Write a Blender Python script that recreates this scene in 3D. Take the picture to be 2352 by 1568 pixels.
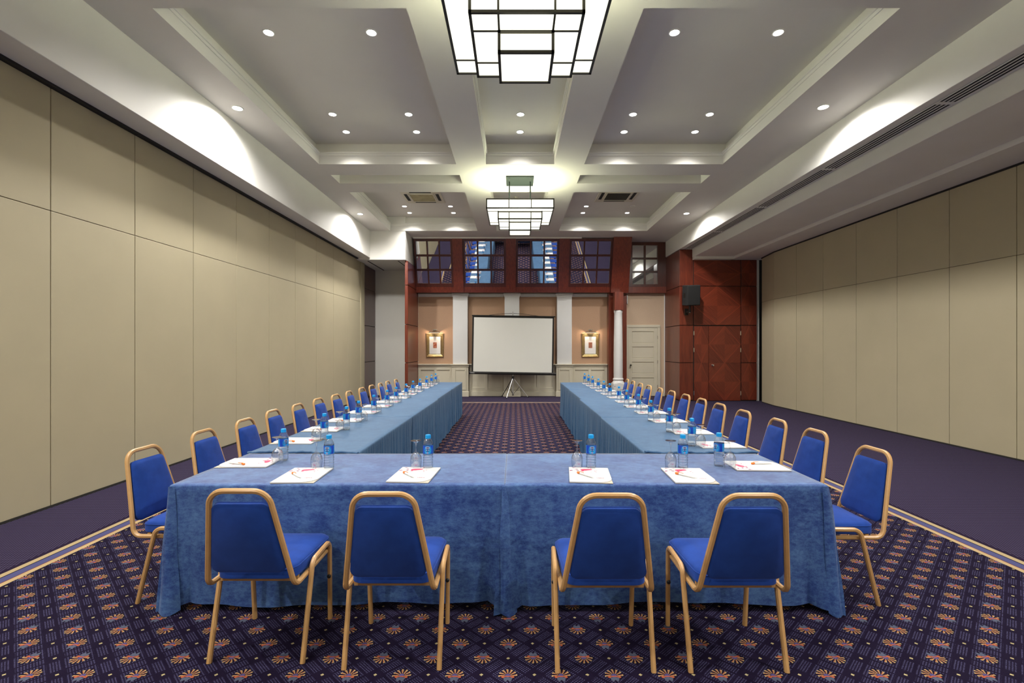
import bpy, bmesh, math, random
from mathutils import Vector, Matrix, Euler
random.seed(7)
PI = math.pi
scene = bpy.context.scene
COL = scene.collection
for o in list(bpy.data.objects):
    bpy.data.objects.remove(o)

# ------------------------------------------------------------------ camera / world / exposure
cam_d = bpy.data.cameras.new('camera')
cam_d.sensor_fit = 'HORIZONTAL'; cam_d.sensor_width = 36.0
cam_d.lens = 1110.0 / 2352.0 * 36.0
cam_d.shift_x = -6.0 / 2352.0
cam_d.shift_y = 13.0 / 2352.0
cam_d.clip_start = 0.05; cam_d.clip_end = 100
cam = bpy.data.objects.new('camera', cam_d)
cam.location = (0, 0, 1.5); cam.rotation_euler = (PI / 2, 0, 0)
COL.objects.link(cam); scene.camera = cam

world = bpy.data.worlds.new('world'); scene.world = world
world.use_nodes = True
world.node_tree.nodes['Background'].inputs[0].default_value = (0.5, 0.5, 0.5, 1)
world.node_tree.nodes['Background'].inputs[1].default_value = 0.05

vs = scene.view_settings
scene.display_settings.display_device = 'sRGB'
vs.view_transform = 'Standard'; vs.look = 'None'; vs.gamma = 1.0
vs.use_curve_mapping = False
vs.exposure = 0.6
scene.cycles.use_denoising = True
scene.cycles.max_bounces = 10
scene.cycles.diffuse_bounces = 6
scene.cycles.transparent_max_bounces = 24
scene.cycles.sample_clamp_indirect = 6.0

# light levels (watts) and colours of the room's lamps
W_DOWN, C_DOWN = 66.0, (1.0, 0.955, 0.905)
W_WASH, C_WASH = 200.0, (1.0, 0.965, 0.92)
E_CHAND, E_TUBE, C_CHAND = 1.05, 42.0, (0.965, 1.0, 0.70)
W_PICT, C_PICT = 2.6, (1.0, 0.72, 0.48)

# ------------------------------------------------------------------ node helpers
class X:
    """a scalar node socket with arithmetic"""
    def __init__(s, nt, sock): s.nt = nt; s.s = sock
    def _m(s, op, *args):
        n = s.nt.nodes.new('ShaderNodeMath'); n.operation = op
        for k, a in enumerate((s,) + args):
            if isinstance(a, X): s.nt.links.new(a.s, n.inputs[k])
            else: n.inputs[k].default_value = float(a)
        return X(s.nt, n.outputs[0])
    def __add__(s, o): return s._m('ADD', o)
    __radd__ = __add__
    def __sub__(s, o): return s._m('SUBTRACT', o)
    def __rsub__(s, o): return (s * -1.0) + o
    def __mul__(s, o): return s._m('MULTIPLY', o)
    __rmul__ = __mul__
    def __truediv__(s, o): return s._m('DIVIDE', o)
    def __gt__(s, o): return s._m('GREATER_THAN', o)
    def __lt__(s, o): return s._m('LESS_THAN', o)
    def abs(s): return s._m('ABSOLUTE')
    def round(s): return s._m('ROUND')
    def frac(s): return s._m('FRACT')
    def mod(s, o): return s._m('FLOORED_MODULO', o)
    def cos(s): return s._m('COSINE')
    def max(s, o): return s._m('MAXIMUM', o)
    def min(s, o): return s._m('MINIMUM', o)
    def sqrt(s): return s._m('SQRT')
    def atan2(s, o): return s._m('ARCTAN2', o)

def new_mat(name):
    m = bpy.data.materials.new(name); m.use_nodes = True
    nt = m.node_tree
    return m, nt, nt.nodes['Principled BSDF']

def mix(nt, fac, a, b):
    n = nt.nodes.new('ShaderNodeMix'); n.data_type = 'RGBA'
    if isinstance(fac, X): nt.links.new(fac.s, n.inputs[0])
    else: n.inputs[0].default_value = fac
    for k, c in ((6, a), (7, b)):
        if hasattr(c, 'is_output'): nt.links.new(c, n.inputs[k])
        else: n.inputs[k].default_value = (c[0], c[1], c[2], 1)
    return n.outputs[2]

def coord(nt, kind='Object', scale=(1, 1, 1), rot=(0, 0, 0)):
    t = nt.nodes.new('ShaderNodeTexCoord'); mp = nt.nodes.new('ShaderNodeMapping')
    mp.inputs['Scale'].default_value = scale; mp.inputs['Rotation'].default_value = rot
    nt.links.new(t.outputs[kind], mp.inputs['Vector'])
    return mp.outputs['Vector']

def noise(nt, vec, scale, detail=3.0, rough=0.55):
    n = nt.nodes.new('ShaderNodeTexNoise')
    nt.links.new(vec, n.inputs['Vector'])
    n.inputs['Scale'].default_value = scale; n.inputs['Detail'].default_value = detail
    n.inputs['Roughness'].default_value = rough
    return X(nt, n.outputs[0])

def ramp(nt, x, lo, hi):
    n = nt.nodes.new('ShaderNodeMapRange')
    nt.links.new(x.s, n.inputs[0]); n.inputs[1].default_value = lo; n.inputs[2].default_value = hi
    return X(nt, n.outputs[0])

def bump(nt, bsdf, x, strength, dist):
    n = nt.nodes.new('ShaderNodeBump'); n.inputs['Strength'].default_value = strength
    n.inputs['Distance'].default_value = dist
    nt.links.new(x.s, n.inputs['Height']); nt.links.new(n.outputs[0], bsdf.inputs['Normal'])

def setp(b, **kw):
    names = {'rough': 'Roughness', 'metal': 'Metallic', 'coat': 'Coat Weight', 'coatr': 'Coat Roughness',
             'sheen': 'Sheen Weight', 'sheenr': 'Sheen Roughness', 'spec': 'Specular IOR Level'}
    for k, v in kw.items(): b.inputs[names[k]].default_value = v

def plain(name, col, vary=0.05, scale=3.0, fine=0.0, **kw):
    m, nt, b = new_mat(name)
    v = coord(nt)
    n = ramp(nt, noise(nt, v, scale, 4), 0.3, 0.7)
    c2 = [c * (1 - vary) for c in col]; c1 = [min(1, c * (1 + vary)) for c in col]
    nt.links.new(mix(nt, n, c2, c1), b.inputs['Base Color'])
    if fine: bump(nt, b, noise(nt, v, 260, 2), 0.25, fine)
    kw.setdefault('rough', 0.6); setp(b, **kw)
    return m

def emit(name, col, strength):
    m, nt, b = new_mat(name)
    b.inputs['Base Color'].default_value = (0.8, 0.8, 0.75, 1)
    b.inputs['Emission Color'].default_value = (*col, 1)
    b.inputs['Emission Strength'].default_value = strength
    setp(b, rough=0.4)
    return m

def wood(name, dark, light, vertical=True, rough=0.32):
    m, nt, b = new_mat(name)
    v = coord(nt, 'Object', (22, 22, 1.2) if vertical else (1.2, 22, 22))
    n = noise(nt, v, 1.6, 6, 0.62)
    v2 = coord(nt, 'Object', (90, 90, 3) if vertical else (3, 90, 90))
    n2 = noise(nt, v2, 1.5, 2)
    nt.links.new(mix(nt, ramp(nt, n * 0.7 + n2 * 0.3, 0.32, 0.68), dark, light), b.inputs['Base Color'])
    setp(b, rough=rough, coat=0.25, coatr=0.22)
    return m

def wood_diamond(name, dark, light):
    m, nt, b = new_mat(name)
    t = nt.nodes.new('ShaderNodeTexCoord'); sp = nt.nodes.new('ShaderNodeSeparateXYZ')
    nt.links.new(t.outputs['UV'], sp.inputs[0])
    u = X(nt, sp.outputs[0]); v = X(nt, sp.outputs[1])
    d = u.abs() + v.abs()
    quad = ((u > 0.0) - (v > 0.0)).abs()
    inside = d < 1.0
    cb = nt.nodes.new('ShaderNodeCombineXYZ')
    along = u.abs() - v.abs()
    nt.links.new((d * 15.0 + quad * 13.0).s, cb.inputs[0]); nt.links.new((along * 0.45).s, cb.inputs[1])
    n = noise(nt, cb.outputs[0], 1.6, 6, 0.65)
    f = ramp(nt, n, 0.3, 0.7) * 0.66 + quad * 0.20 + inside * 0.12
    line = ((d - 1.0).abs() < 0.018)
    c = mix(nt, f, dark, light)
    c = mix(nt, line * 0.4, c, [min(1, x * 1.7) for x in light])
    nt.links.new(c, b.inputs['Base Color'])
    setp(b, rough=0.34, coat=0.25, coatr=0.22)
    return m

def thin_glass(name, tint=(1, 1, 1), gloss=1.0, rough=0.02, ior=1.45):
    m = bpy.data.materials.new(name); m.use_nodes = True
    nt = m.node_tree; nt.nodes.clear()
    out = nt.nodes.new('ShaderNodeOutputMaterial'); mx = nt.nodes.new('ShaderNodeMixShader')
    tr = nt.nodes.new('ShaderNodeBsdfTransparent'); gl = nt.nodes.new('ShaderNodeBsdfGlossy')
    lw = nt.nodes.new('ShaderNodeLayerWeight'); lw.inputs[0].default_value = 0.5
    tr.inputs[0].default_value = (*tint, 1); gl.inputs['Roughness'].default_value = rough
    f = (X(nt, lw.outputs['Facing'])._m('POWER', 4.0) * 1.1 + 0.13) * gloss
    nt.links.new(f.s, mx.inputs[0]); nt.links.new(tr.outputs[0], mx.inputs[1]); nt.links.new(gl.outputs[0], mx.inputs[2])
    nt.links.new(mx.outputs[0], out.inputs[0])
    return m

def water_mat(name):
    m = bpy.data.materials.new(name); m.use_nodes = True
    nt = m.node_tree; nt.nodes.clear()
    out = nt.nodes.new('ShaderNodeOutputMaterial'); mx = nt.nodes.new('ShaderNodeMixShader')
    tr = nt.nodes.new('ShaderNodeBsdfTransparent'); gl = nt.nodes.new('ShaderNodeBsdfGlass')
    tr.inputs[0].default_value = (0.93, 0.97, 1, 1)
    gl.inputs['Color'].default_value = (0.95, 0.98, 1, 1); gl.inputs['IOR'].default_value = 1.2
    gl.inputs['Roughness'].default_value = 0.02
    mx.inputs[0].default_value = 0.62
    nt.links.new(tr.outputs[0], mx.inputs[1]); nt.links.new(gl.outputs[0], mx.inputs[2])
    nt.links.new(mx.outputs[0], out.inputs[0])
    return m

def velvet(name, dark, light, sheen):
    m, nt, b = new_mat(name)
    g = nt.nodes.new('ShaderNodeNewGeometry')
    def mapped(sc):
        mp = nt.nodes.new('ShaderNodeMapping'); mp.inputs['Scale'].default_value = sc
        nt.links.new(g.outputs['Position'], mp.inputs['Vector']); return mp.outputs[0]
    big = noise(nt, mapped((1, 1, .8)), 2.6, 3, 0.6)
    n = noise(nt, mapped((0.6, 1.3, 1.2)), 42, 7, 0.82)
    h = noise(nt, mapped((0.8, 0.8, 0.5)), 11, 5, 0.7)
    fin = noise(nt, mapped((1, 1, 1)), 160, 3, 0.7)
    f = ramp(nt, big * 0.20 + n * 0.48 + h * 0.24 + fin * 0.08, 0.43, 0.58)
    nt.links.new(mix(nt, f, dark, light), b.inputs['Base Color'])
    setp(b, rough=0.6, sheen=sheen, sheenr=0.3, spec=0.4)
    b.inputs['Sheen Tint'].default_value = (0.90, 0.93, 0.85, 1)
    bump(nt, b, fin, 0.3, 0.002)
    return m

def carpet_mat():
    m, nt, b = new_mat('axminster_carpet')
    t = nt.nodes.new('ShaderNodeTexCoord'); sp = nt.nodes.new('ShaderNodeSeparateXYZ')
    nt.links.new(t.outputs['Object'], sp.inputs[0])
    x = X(nt, sp.outputs[0]); y = X(nt, sp.outputs[1])
    a, bb = 0.243, 0.117
    fz1 = noise(nt, t.outputs['Object'], 300, 2, 0.7); fz2 = noise(nt, coord(nt, 'Object', (1, 1, 1), (0, 0, .7)), 310, 2, 0.7)
    xs = x + 1.489 + (fz1 - 0.5) * 0.009; ys = y - 2.214 + (fz2 - 0.5) * 0.009
    px = xs / (a / 2); py = ys / bb
    p = px + py; q = px - py
    pi_ = (p * 0.5).round() * 2.0; qi = (q * 0.5).round() * 2.0
    i = (pi_ + qi) * 0.5; j = (pi_ - qi) * 0.5
    u = xs - i * (a / 2)
    v = (ys - j * bb) * (1.0 - j.mod(2.0) * 2.0)
    fp = (p - pi_).abs(); fq = (q - qi).abs()
    mx = fp.max(fq); mn = fp.min(fq)
    # rows of small woven dashes
    sx, sy = 0.0105, 0.0117
    row = (ys / sy)
    lp = (p / 0.125).frac(); lq = (q / 0.125).frac()
    dash = (lp < 0.46) * (lq < 0.46)
    lanes = ((mx - 0.69).abs() > 0.06)
    dots = dash * (mx > 0.44) * (1.0 - (mn > 0.58)) * lanes
    corner = (mn > 0.925)
    # palmette
    U = u / 0.044; V = v / 0.044
    Vs = V + 0.12
    r = (U * U + Vs * Vs).sqrt(); th = U.atan2(Vs)
    ang = th * 12.0 + (r - 0.3) * 1.6
    pet = ang.cos()
    reach = (ang * 0.5).cos().abs() * 0.10 + 0.88
    fan = (th.abs() < 1.78) * (r > 0.30) * (r < reach) * (pet > 0.08)
    core = fan * ((ang + 0.9).cos() > 0.45) * (r < 0.86)
    knob = (((U.abs() - 0.52) * (U.abs() - 0.52) + (V + 0.34) * (V + 0.34)).sqrt() < 0.15)
    base = ((V + 0.24 + U * U * 0.45).abs() < 0.075) * (U.abs() < 0.55)
    base = base.max(knob)
    jag = (U * 14.0).cos() * 0.13
    leaf = (V > jag - 0.92) * (V < -0.40) * (U.abs() < (V + 1.02) * 0.35 + 0.30)
    mid = (r < 0.28)
    speck = noise(nt, t.outputs['Object'], 420, 2, 0.8)
    ground = mix(nt, speck, (0.003, 0.0018, 0.009), (0.014, 0.008, 0.026))
    c = mix(nt, dots * 0.9, ground, (0.085, 0.080, 0.165))
    c = mix(nt, corner, c, (0.36, 0.30, 0.155))
    c = mix(nt, leaf, c, (0.075, 0.085, 0.125))
    c = mix(nt, mid, c, (0.07, 0.06, 0.17))
    c = mix(nt, fan, c, (0.37, 0.265, 0.125))
    c = mix(nt, core, c, (0.33, 0.105, 0.042))
    c = mix(nt, base, c, (0.36, 0.085, 0.036))
    # plain ribbed surround and the border bands
    d = ((x - 0.083).abs() - 3.302).max(y - 13.03)
    rx, ry = 0.021, 0.026
    rw = y / ry
    rib = (((x / rx) + (rw - rw.frac()) * 0.5).frac() < 0.5) * (rw.frac() < 0.62)
    sur = mix(nt, rib, mix(nt, speck, (0.009, 0.005, 0.016), (0.026, 0.016, 0.040)), (0.070, 0.060, 0.110))
    c = mix(nt, d > 0.0, c, (0.41, 0.30, 0.155))
    c = mix(nt, d > 0.043, c, (0.16, 0.03, 0.02))
    c = mix(nt, d > 0.05, c, (0.068, 0.070, 0.165))
    c = mix(nt, d > 0.118, c, (0.01, 0.008, 0.02))
    c = mix(nt, d > 0.128, c, (0.37, 0.285, 0.155))
    c = mix(nt, d > 0.176, c, (0.016, 0.009, 0.026))
    c = mix(nt, d > 0.215, c, sur)
    nt.links.new(c, b.inputs['Base Color'])
    setp(b, rough=0.95, spec=0.08)
    bump(nt, b, speck, 0.35, 0.004)
    return m

M = {}
M['ceiling'] = plain('ceiling_paint', (0.70, 0.672, 0.630), 0.02, 1.5, 0.0004, rough=0.85)
M['white'] = plain('white_paint', (0.83, 0.82, 0.765), 0.02, 1.5, 0.0004, rough=0.7)
M['partition'] = plain('beige_partition_fabric', (0.465, 0.41, 0.275), 0.025, 2.0, 0.0005, rough=0.7)
M['groove'] = plain('dark_joint', (0.02, 0.018, 0.015), 0.1, rough=0.8)
M['seam'] = plain('brown_joint', (0.12, 0.085, 0.05), 0.1, rough=0.8)
M['wood'] = wood('mahogany', (0.085, 0.014, 0.008), (0.22, 0.042, 0.018))
M['woodh'] = wood('mahogany_across', (0.085, 0.014, 0.008), (0.20, 0.038, 0.017), False)
M['wooddark'] = wood('dark_mahogany', (0.045, 0.010, 0.007), (0.105, 0.022, 0.011))
M['diamond'] = wood_diamond('mahogany_marquetry', (0.070, 0.010, 0.006), (0.27, 0.048, 0.020))
M['peach'] = plain('peach_wallpaper', (0.45, 0.285, 0.18), 0.05, 40, 0.0008, rough=0.8)
M['tan'] = plain('tan_wallpaper', (0.55, 0.415, 0.295), 0.04, 40, 0.0008, rough=0.8)
M['cream'] = plain('cream_woodwork', (0.62, 0.58, 0.455), 0.02, 2, 0, rough=0.45)
M['offwhite'] = plain('off_white_woodwork', (0.74, 0.745, 0.73), 0.02, 2, 0, rough=0.5)
M['mirror'] = plain('mirror_glass', (0.70, 0.72, 0.73), 0.0, 1, rough=0.015, metal=1.0)
M['carpet'] = carpet_mat()
M['cloth'] = velvet('blue_velour', (0.013, 0.044, 0.200), (0.078, 0.172, 0.385), 0.9)
M['cloth2'] = velvet('blue_velour_plain', (0.026, 0.080, 0.175), (0.050, 0.128, 0.245), 0.22)
M['chairfab'] = plain('blue_chair_fabric', (0.0115, 0.050, 0.275), 0.12, 18, 0.0006, rough=0.9, sheen=0.12, sheenr=0.4, spec=0.2)
M['frame'] = plain('tan_painted_steel', (0.54, 0.315, 0.125), 0.05, 30, rough=0.33, spec=0.6)
M['rubber'] = plain('black_rubber', (0.012, 0.012, 0.013), 0.1, rough=0.5)
M['black'] = plain('black_metal', (0.012, 0.011, 0.010), 0.1, rough=0.35)
M['blackcloth'] = plain('black_grille_cloth', (0.012, 0.012, 0.012), 0.2, 90, 0.001, rough=0.9)
M['bronze'] = plain('bronze_frame', (0.045, 0.042, 0.028), 0.1, 10, rough=0.4, metal=0.5)
M['slate'] = plain('dark_grey_paint', (0.014, 0.019, 0.018), 0.05, 10, rough=0.7, spec=0.1)
M['diffuser'] = emit('lit_opal_pane', (0.85, 0.84, 0.70), E_CHAND)
M['tube'] = emit('lit_tube', C_CHAND, E_TUBE)
M['lens'] = emit('lit_lamp_lens', (1.0, 0.96, 0.92), 14.0)
M['softlens'] = emit('lit_warm_lens', C_PICT, 3.0)
M['lensoff'] = plain('unlit_lens', (0.25, 0.22, 0.15), 0.1, rough=0.3)
M['chrome'] = plain('chrome', (0.75, 0.75, 0.74), 0.0, 1, rough=0.18, metal=1.0)
M['alu'] = plain('silver_tube', (0.62, 0.62, 0.62), 0.0, 1, rough=0.3, metal=0.8)
M['screen'] = plain('projection_fabric', (0.70, 0.705, 0.655), 0.01, 2, rough=0.75)
M['gold'] = plain('gilt_frame', (0.46, 0.345, 0.165), 0.15, 12, rough=0.3, metal=0.75)
M['mat'] = plain('white_picture_mount', (0.78, 0.78, 0.76), 0.01, 3, rough=0.6)
M['cass'] = plain('cream_plastic', (0.60, 0.55, 0.45), 0.03, 4, rough=0.5)
M['cassdark'] = plain('dirty_filter', (0.36, 0.30, 0.18), 0.2, 6, rough=0.8)
M['slot'] = plain('black_slot', (0.006, 0.006, 0.006), 0.1, rough=0.8)
M['glass'] = thin_glass('clear_glass', (0.98, 0.985, 0.985), 1.2, 0.06, 1.5)
M['pet'] = thin_glass('clear_plastic', (0.96, 0.98, 0.99), 1.2, 0.03, 1.5)
M['water'] = water_mat('water')
M['cap'] = plain('blue_cap', (0.004, 0.33, 0.78), 0.03, 10, rough=0.35)
M['paper'] = plain('white_paper', (0.66, 0.66, 0.655), 0.01, 4, rough=0.5)
M['board'] = plain('grey_card', (0.52, 0.47, 0.38), 0.03, 10, rough=0.8)
M['pink'] = plain('pink_ink', (0.72, 0.055, 0.15), 0.1, 60, rough=0.5)
M['plum'] = plain('plum_ink', (0.23, 0.02, 0.13), 0.1, 60, rough=0.5)
M['wine'] = plain('wine_ink', (0.42, 0.03, 0.12), 0.1, 60, rough=0.5)
M['greyink'] = plain('grey_ink', (0.40, 0.39, 0.39), 0.05, 60, rough=0.5)
M['orange'] = plain('orange_plastic', (0.80, 0.20, 0.02), 0.03, 10, rough=0.35)
M['whiteplastic'] = plain('white_plastic', (0.80, 0.79, 0.77), 0.02, 10, rough=0.3)
M['lwhite'] = plain('label_white', (0.85, 0.88, 0.92), 0.01, 10, rough=0.4)
M['lnavy'] = plain('label_navy', (0.012, 0.03, 0.19), 0.02, 10, rough=0.4)
M['lred'] = plain('label_red', (0.65, 0.12, 0.25), 0.02, 10, rough=0.4)

def label_mat():
    m, nt, b = new_mat('bottle_label_print')
    t = nt.nodes.new('ShaderNodeTexCoord'); sp = nt.nodes.new('ShaderNodeSeparateXYZ')
    nt.links.new(t.outputs['Object'], sp.inputs[0])
    x = X(nt, sp.outputs[0]); y = X(nt, sp.outputs[1]); z = X(nt, sp.outputs[2])
    th = x.atan2(y * -1.0) * 0.0325
    dx = th - 0.002; dz = (z - 0.121) * 0.8
    r = (dx * dx + dz * dz).sqrt()
    f = ramp(nt, r, 0.015, 0.030)
    c = mix(nt, f, (0.025, 0.40, 0.80), (0.004, 0.055, 0.48))
    back = (th.abs() > 0.045)
    c = mix(nt, back * 0.85, c, (0.015, 0.33, 0.70))
    nt.links.new(c, b.inputs['Base Color']); setp(b, rough=0.3)
    return m
M['label'] = label_mat()

# ------------------------------------------------------------------ mesh helpers
class MB:
    def __init__(s): s.bm = bmesh.new(); s.uv = None
    def box(s, x0, x1, y0, y1, z0, z1, b=0.0, mi=0, mat=None, seg=1):
        vs_ = [s.bm.verts.new((x, y, z)) for x in (x0, x1) for y in (y0, y1) for z in (z0, z1)]
        fs = []
        for q in ((0, 1, 3, 2), (4, 6, 7, 5), (0, 4, 5, 1), (2, 3, 7, 6), (0, 2, 6, 4), (1, 5, 7, 3)):
            f = s.bm.faces.new([vs_[k] for k in q]); f.material_index = mi; fs.append(f)
        if b > 0:
            es = list({e for f in fs for e in f.edges})
            r = bmesh.ops.bevel(s.bm, geom=es, offset=b, segments=seg, affect='EDGES', profile=0.5)
            vs_ = list({v for f in r['faces'] for v in f.verts} | {v for v in vs_ if v.is_valid})
        if mat is not None:
            for v in vs_: v.co = mat @ v.co
        return s
    def face(s, pts, mi=0):
        f = s.bm.faces.new([s.bm.verts.new(p) for p in pts]); f.material_index = mi; return f
    def bridge(s, rings, mi=0, close_u=True, cap0=False, cap1=False):
        R = [[s.bm.verts.new(p) for p in r] for r in rings]
        n = len(R[0])
        for a, b_ in zip(R[:-1], R[1:]):
            for k in range(n if close_u else n - 1):
                f = s.bm.faces.new((a[k], a[(k + 1) % n], b_[(k + 1) % n], b_[k])); f.material_index = mi
        if cap0: f = s.bm.faces.new(R[0][::-1]); f.material_index = mi
        if cap1: f = s.bm.faces.new(R[-1]); f.material_index = mi
        return s
    def lathe(s, prof, n=20, c=(0, 0, 0), mi=0, cap0=False, cap1=False):
        rings = [[(c[0] + r * math.cos(2 * PI * k / n), c[1] + r * math.sin(2 * PI * k / n), c[2] + z) for k in range(n)] for r, z in prof]
        return s.bridge(rings, mi, True, cap0, cap1)
    def tube(s, path, w, h, up=(0, 0, 1), mi=0, ch=0.25, closed=False, caps=True):
        P = [Vector(p) for p in path]
        n = len(P)
        T = []
        for k in range(n):
            a = P[(k - 1) % n] if (k > 0 or closed) else P[k]
            b_ = P[(k + 1) % n] if (k < n - 1 or closed) else P[k]
            T.append((b_ - a).normalized())
        u = Vector(up); u = (u - T[0] * u.dot(T[0])).normalized()
        c = ch * min(w, h)
        prof = [(-w/2 + c, -h/2), (w/2 - c, -h/2), (w/2, -h/2 + c), (w/2, h/2 - c), (w/2 - c, h/2), (-w/2 + c, h/2), (-w/2, h/2 - c), (-w/2, -h/2 + c)]
        rings = []
        for k in range(n):
            if k > 0:
                q = T[k - 1].rotation_difference(T[k]); u = q @ u
                u = (u - T[k] * u.dot(T[k])).normalized()
            sd = T[k].cross(u)
            rings.append([P[k] + sd * a + u * b_ for a, b_ in prof])
        if closed: rings.append(rings[0])
        return s.bridge(rings, mi, True, caps and not closed, caps and not closed)
    def rod(s, p0, p1, r, n=8, mi=0):
        p0, p1 = Vector(p0), Vector(p1); t = (p1 - p0).normalized()
        u = t.orthogonal().normalized(); v = t.cross(u)
        rings = [[p + (u * math.cos(2*PI*k/n) + v * math.sin(2*PI*k/n)) * r for k in range(n)] for p in (p0, p1)]
        return s.bridge(rings, mi, True, True, True)
    def build(s, name, mats, parent=None, smooth=35, **props):
        bmesh.ops.recalc_face_normals(s.bm, faces=s.bm.faces)
        me = bpy.data.meshes.new(name); s.bm.to_mesh(me); s.bm.free()
        for m in (mats if isinstance(mats, (list, tuple)) else [mats]): me.materials.append(m)
        if smooth:
            me.polygons.foreach_set('use_smooth', [True] * len(me.polygons))
            me.set_sharp_from_angle(angle=math.radians(smooth))
        return link(name, me, parent, **props)

def link(name, data, parent=None, loc=None, **props):
    o = bpy.data.objects.new(name, data); COL.objects.link(o)
    if parent is not None: o.parent = parent
    if loc is not None: o.location = loc
    for k, v in props.items(): o[k] = v
    return o

def thing(name, label, cat, loc=(0, 0, 0), rz=0.0, group=None):
    o = bpy.data.objects.new(name, None); COL.objects.link(o)
    o.empty_display_size = 0.1
    o.location = loc; o.rotation_euler = (0, 0, rz)
    o['label'] = label; o['category'] = cat
    if group: o['group'] = group
    return o

KIDS = {}
def copy_tree(src, loc, rz, label, group=None):
    r = src.copy(); COL.objects.link(r); r.location = loc; r.rotation_euler = (0, 0, rz); r['label'] = label
    if group: r['group'] = group
    for ch in src.children:
        c = ch.copy(); COL.objects.link(c); c.parent = r
        for g in ch.children:
            d = g.copy(); COL.objects.link(d); d.parent = c
    return r

def fillet(pts, rads, n=6):
    P = [Vector(p) for p in pts]; out = [P[0]]
    for k in range(1, len(P) - 1):
        r = rads[k - 1]
        a = (P[k - 1] - P[k]); b = (P[k + 1] - P[k]); la, lb = a.length, b.length
        a.normalize(); b.normalize()
        ang = a.angle(b); d = min(r / math.tan(ang / 2), la * 0.49 if k > 1 else la * 0.95, lb * 0.49 if k < len(P) - 2 else lb * 0.95)
        r = d * math.tan(ang / 2)
        c = P[k] + (a + b).normalized() * (r / math.sin(ang / 2))
        s, e = P[k] + a * d - c, P[k] + b * d - c
        for i in range(n + 1):
            th = s.angle(e); w0 = math.sin((1 - i / n) * th) / math.sin(th); w1 = math.sin(i / n * th) / math.sin(th)
            out.append(c + s * w0 + e * w1)
    out.append(P[-1])
    return out

def rounded(poly, r, n=5):
    """closed 2-D polygon with rounded corners"""
    out = []; m = len(poly)
    for k in range(m):
        p0, p, p1 = Vector(poly[k - 1]), Vector(poly[k]), Vector(poly[(k + 1) % m])
        a = (p0 - p); b = (p1 - p); la, lb = a.length, b.length; a.normalize(); b.normalize()
        ang = a.angle(b); d = min(r / math.tan(ang / 2), la * .45, lb * .45); rr = d * math.tan(ang / 2)
        c = p + (a + b).normalized() * (rr / math.sin(ang / 2))
        s0 = p + a * d - c; e0 = p + b * d - c
        a0 = math.atan2(s0.y, s0.x); a1 = math.atan2(e0.y, e0.x)
        while a1 - a0 > PI: a1 -= 2 * PI
        while a1 - a0 < -PI: a1 += 2 * PI
        for i in range(n + 1):
            t = a0 + (a1 - a0) * i / n
            out.append((c.x + rr * math.cos(t), c.y + rr * math.sin(t)))
    return out

def text_mesh(body, size, xf, mi=0, ext=0.0):
    """flat letters as a list of triangles in 2-D"""
    cu = bpy.data.curves.new('t', 'FONT'); cu.body = body; cu.size = size; cu.align_x = 'CENTER'; cu.align_y = 'CENTER'
    cu.resolution_u = 2
    ob = bpy.data.objects.new('t', cu); COL.objects.link(ob)
    dg = bpy.context.evaluated_depsgraph_get(); ev = ob.evaluated_get(dg); me = ev.to_mesh()
    tris = []
    me.calc_loop_triangles()
    for t in me.loop_triangles: tris.append([tuple(me.vertices[v].co[:2]) for v in t.vertices])
    ev.to_mesh_clear(); bpy.data.objects.remove(ob); bpy.data.curves.remove(cu)
    return tris

def ordinal(k): return ['', 'first', 'second', 'third', 'fourth', 'fifth', 'sixth', 'seventh', 'eighth', 'ninth', 'tenth', 'eleventh', 'twelfth', 'thirteenth'][k]

# ================================================================== FLOOR
Y0, Y1 = -4.5, 15.2
m = MB(); m.face([(-4.9, Y0, 0), (7.2, Y0, 0), (7.2, Y1, 0), (-4.9, Y1, 0)])
m.build('floor', M['carpet'], kind='structure', smooth=0)

# ================================================================== CEILING
ZM, ZL, ZC = 4.69, 4.89, 5.08
big = [(-0.85, 3.03), (4.55, 8.43), (9.95, 13.26)]; slots = [(3.56, 4.02), (8.96, 9.42)]
XL, XC, XR = (-3.41, -1.02), (-0.50, 0.69), (1.215, 3.63)
holes = [(*xr, *yr) for yr in big for xr in (XL, XC, XR)] + [(*xr, *yr) for yr in slots for xr in (XL, XR)]
xb = sorted({-4.6, 4.9, *XL, *XC, *XR}); yb = sorted({Y0, Y1, *[v for h in big + slots for v in h]})
m = MB()
for xa, xz in zip(xb[:-1], xb[1:]):
    for ya, yz in zip(yb[:-1], yb[1:]):
        cx, cy = (xa + xz) / 2, (ya + yz) / 2
        if any(h[0] < cx < h[1] and h[2] < cy < h[3] for h in holes): continue
        m.face([(xa, ya, ZM), (xz, ya, ZM), (xz, yz, ZM), (xa, yz, ZM)])
ceiling = m.build('ceiling', M['ceiling'], kind='structure', smooth=0)
def ring(x0, x1, y0, y1, z): return [(x0, y0, z), (x1, y0, z), (x1, y1, z), (x0, y1, z)]
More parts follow.
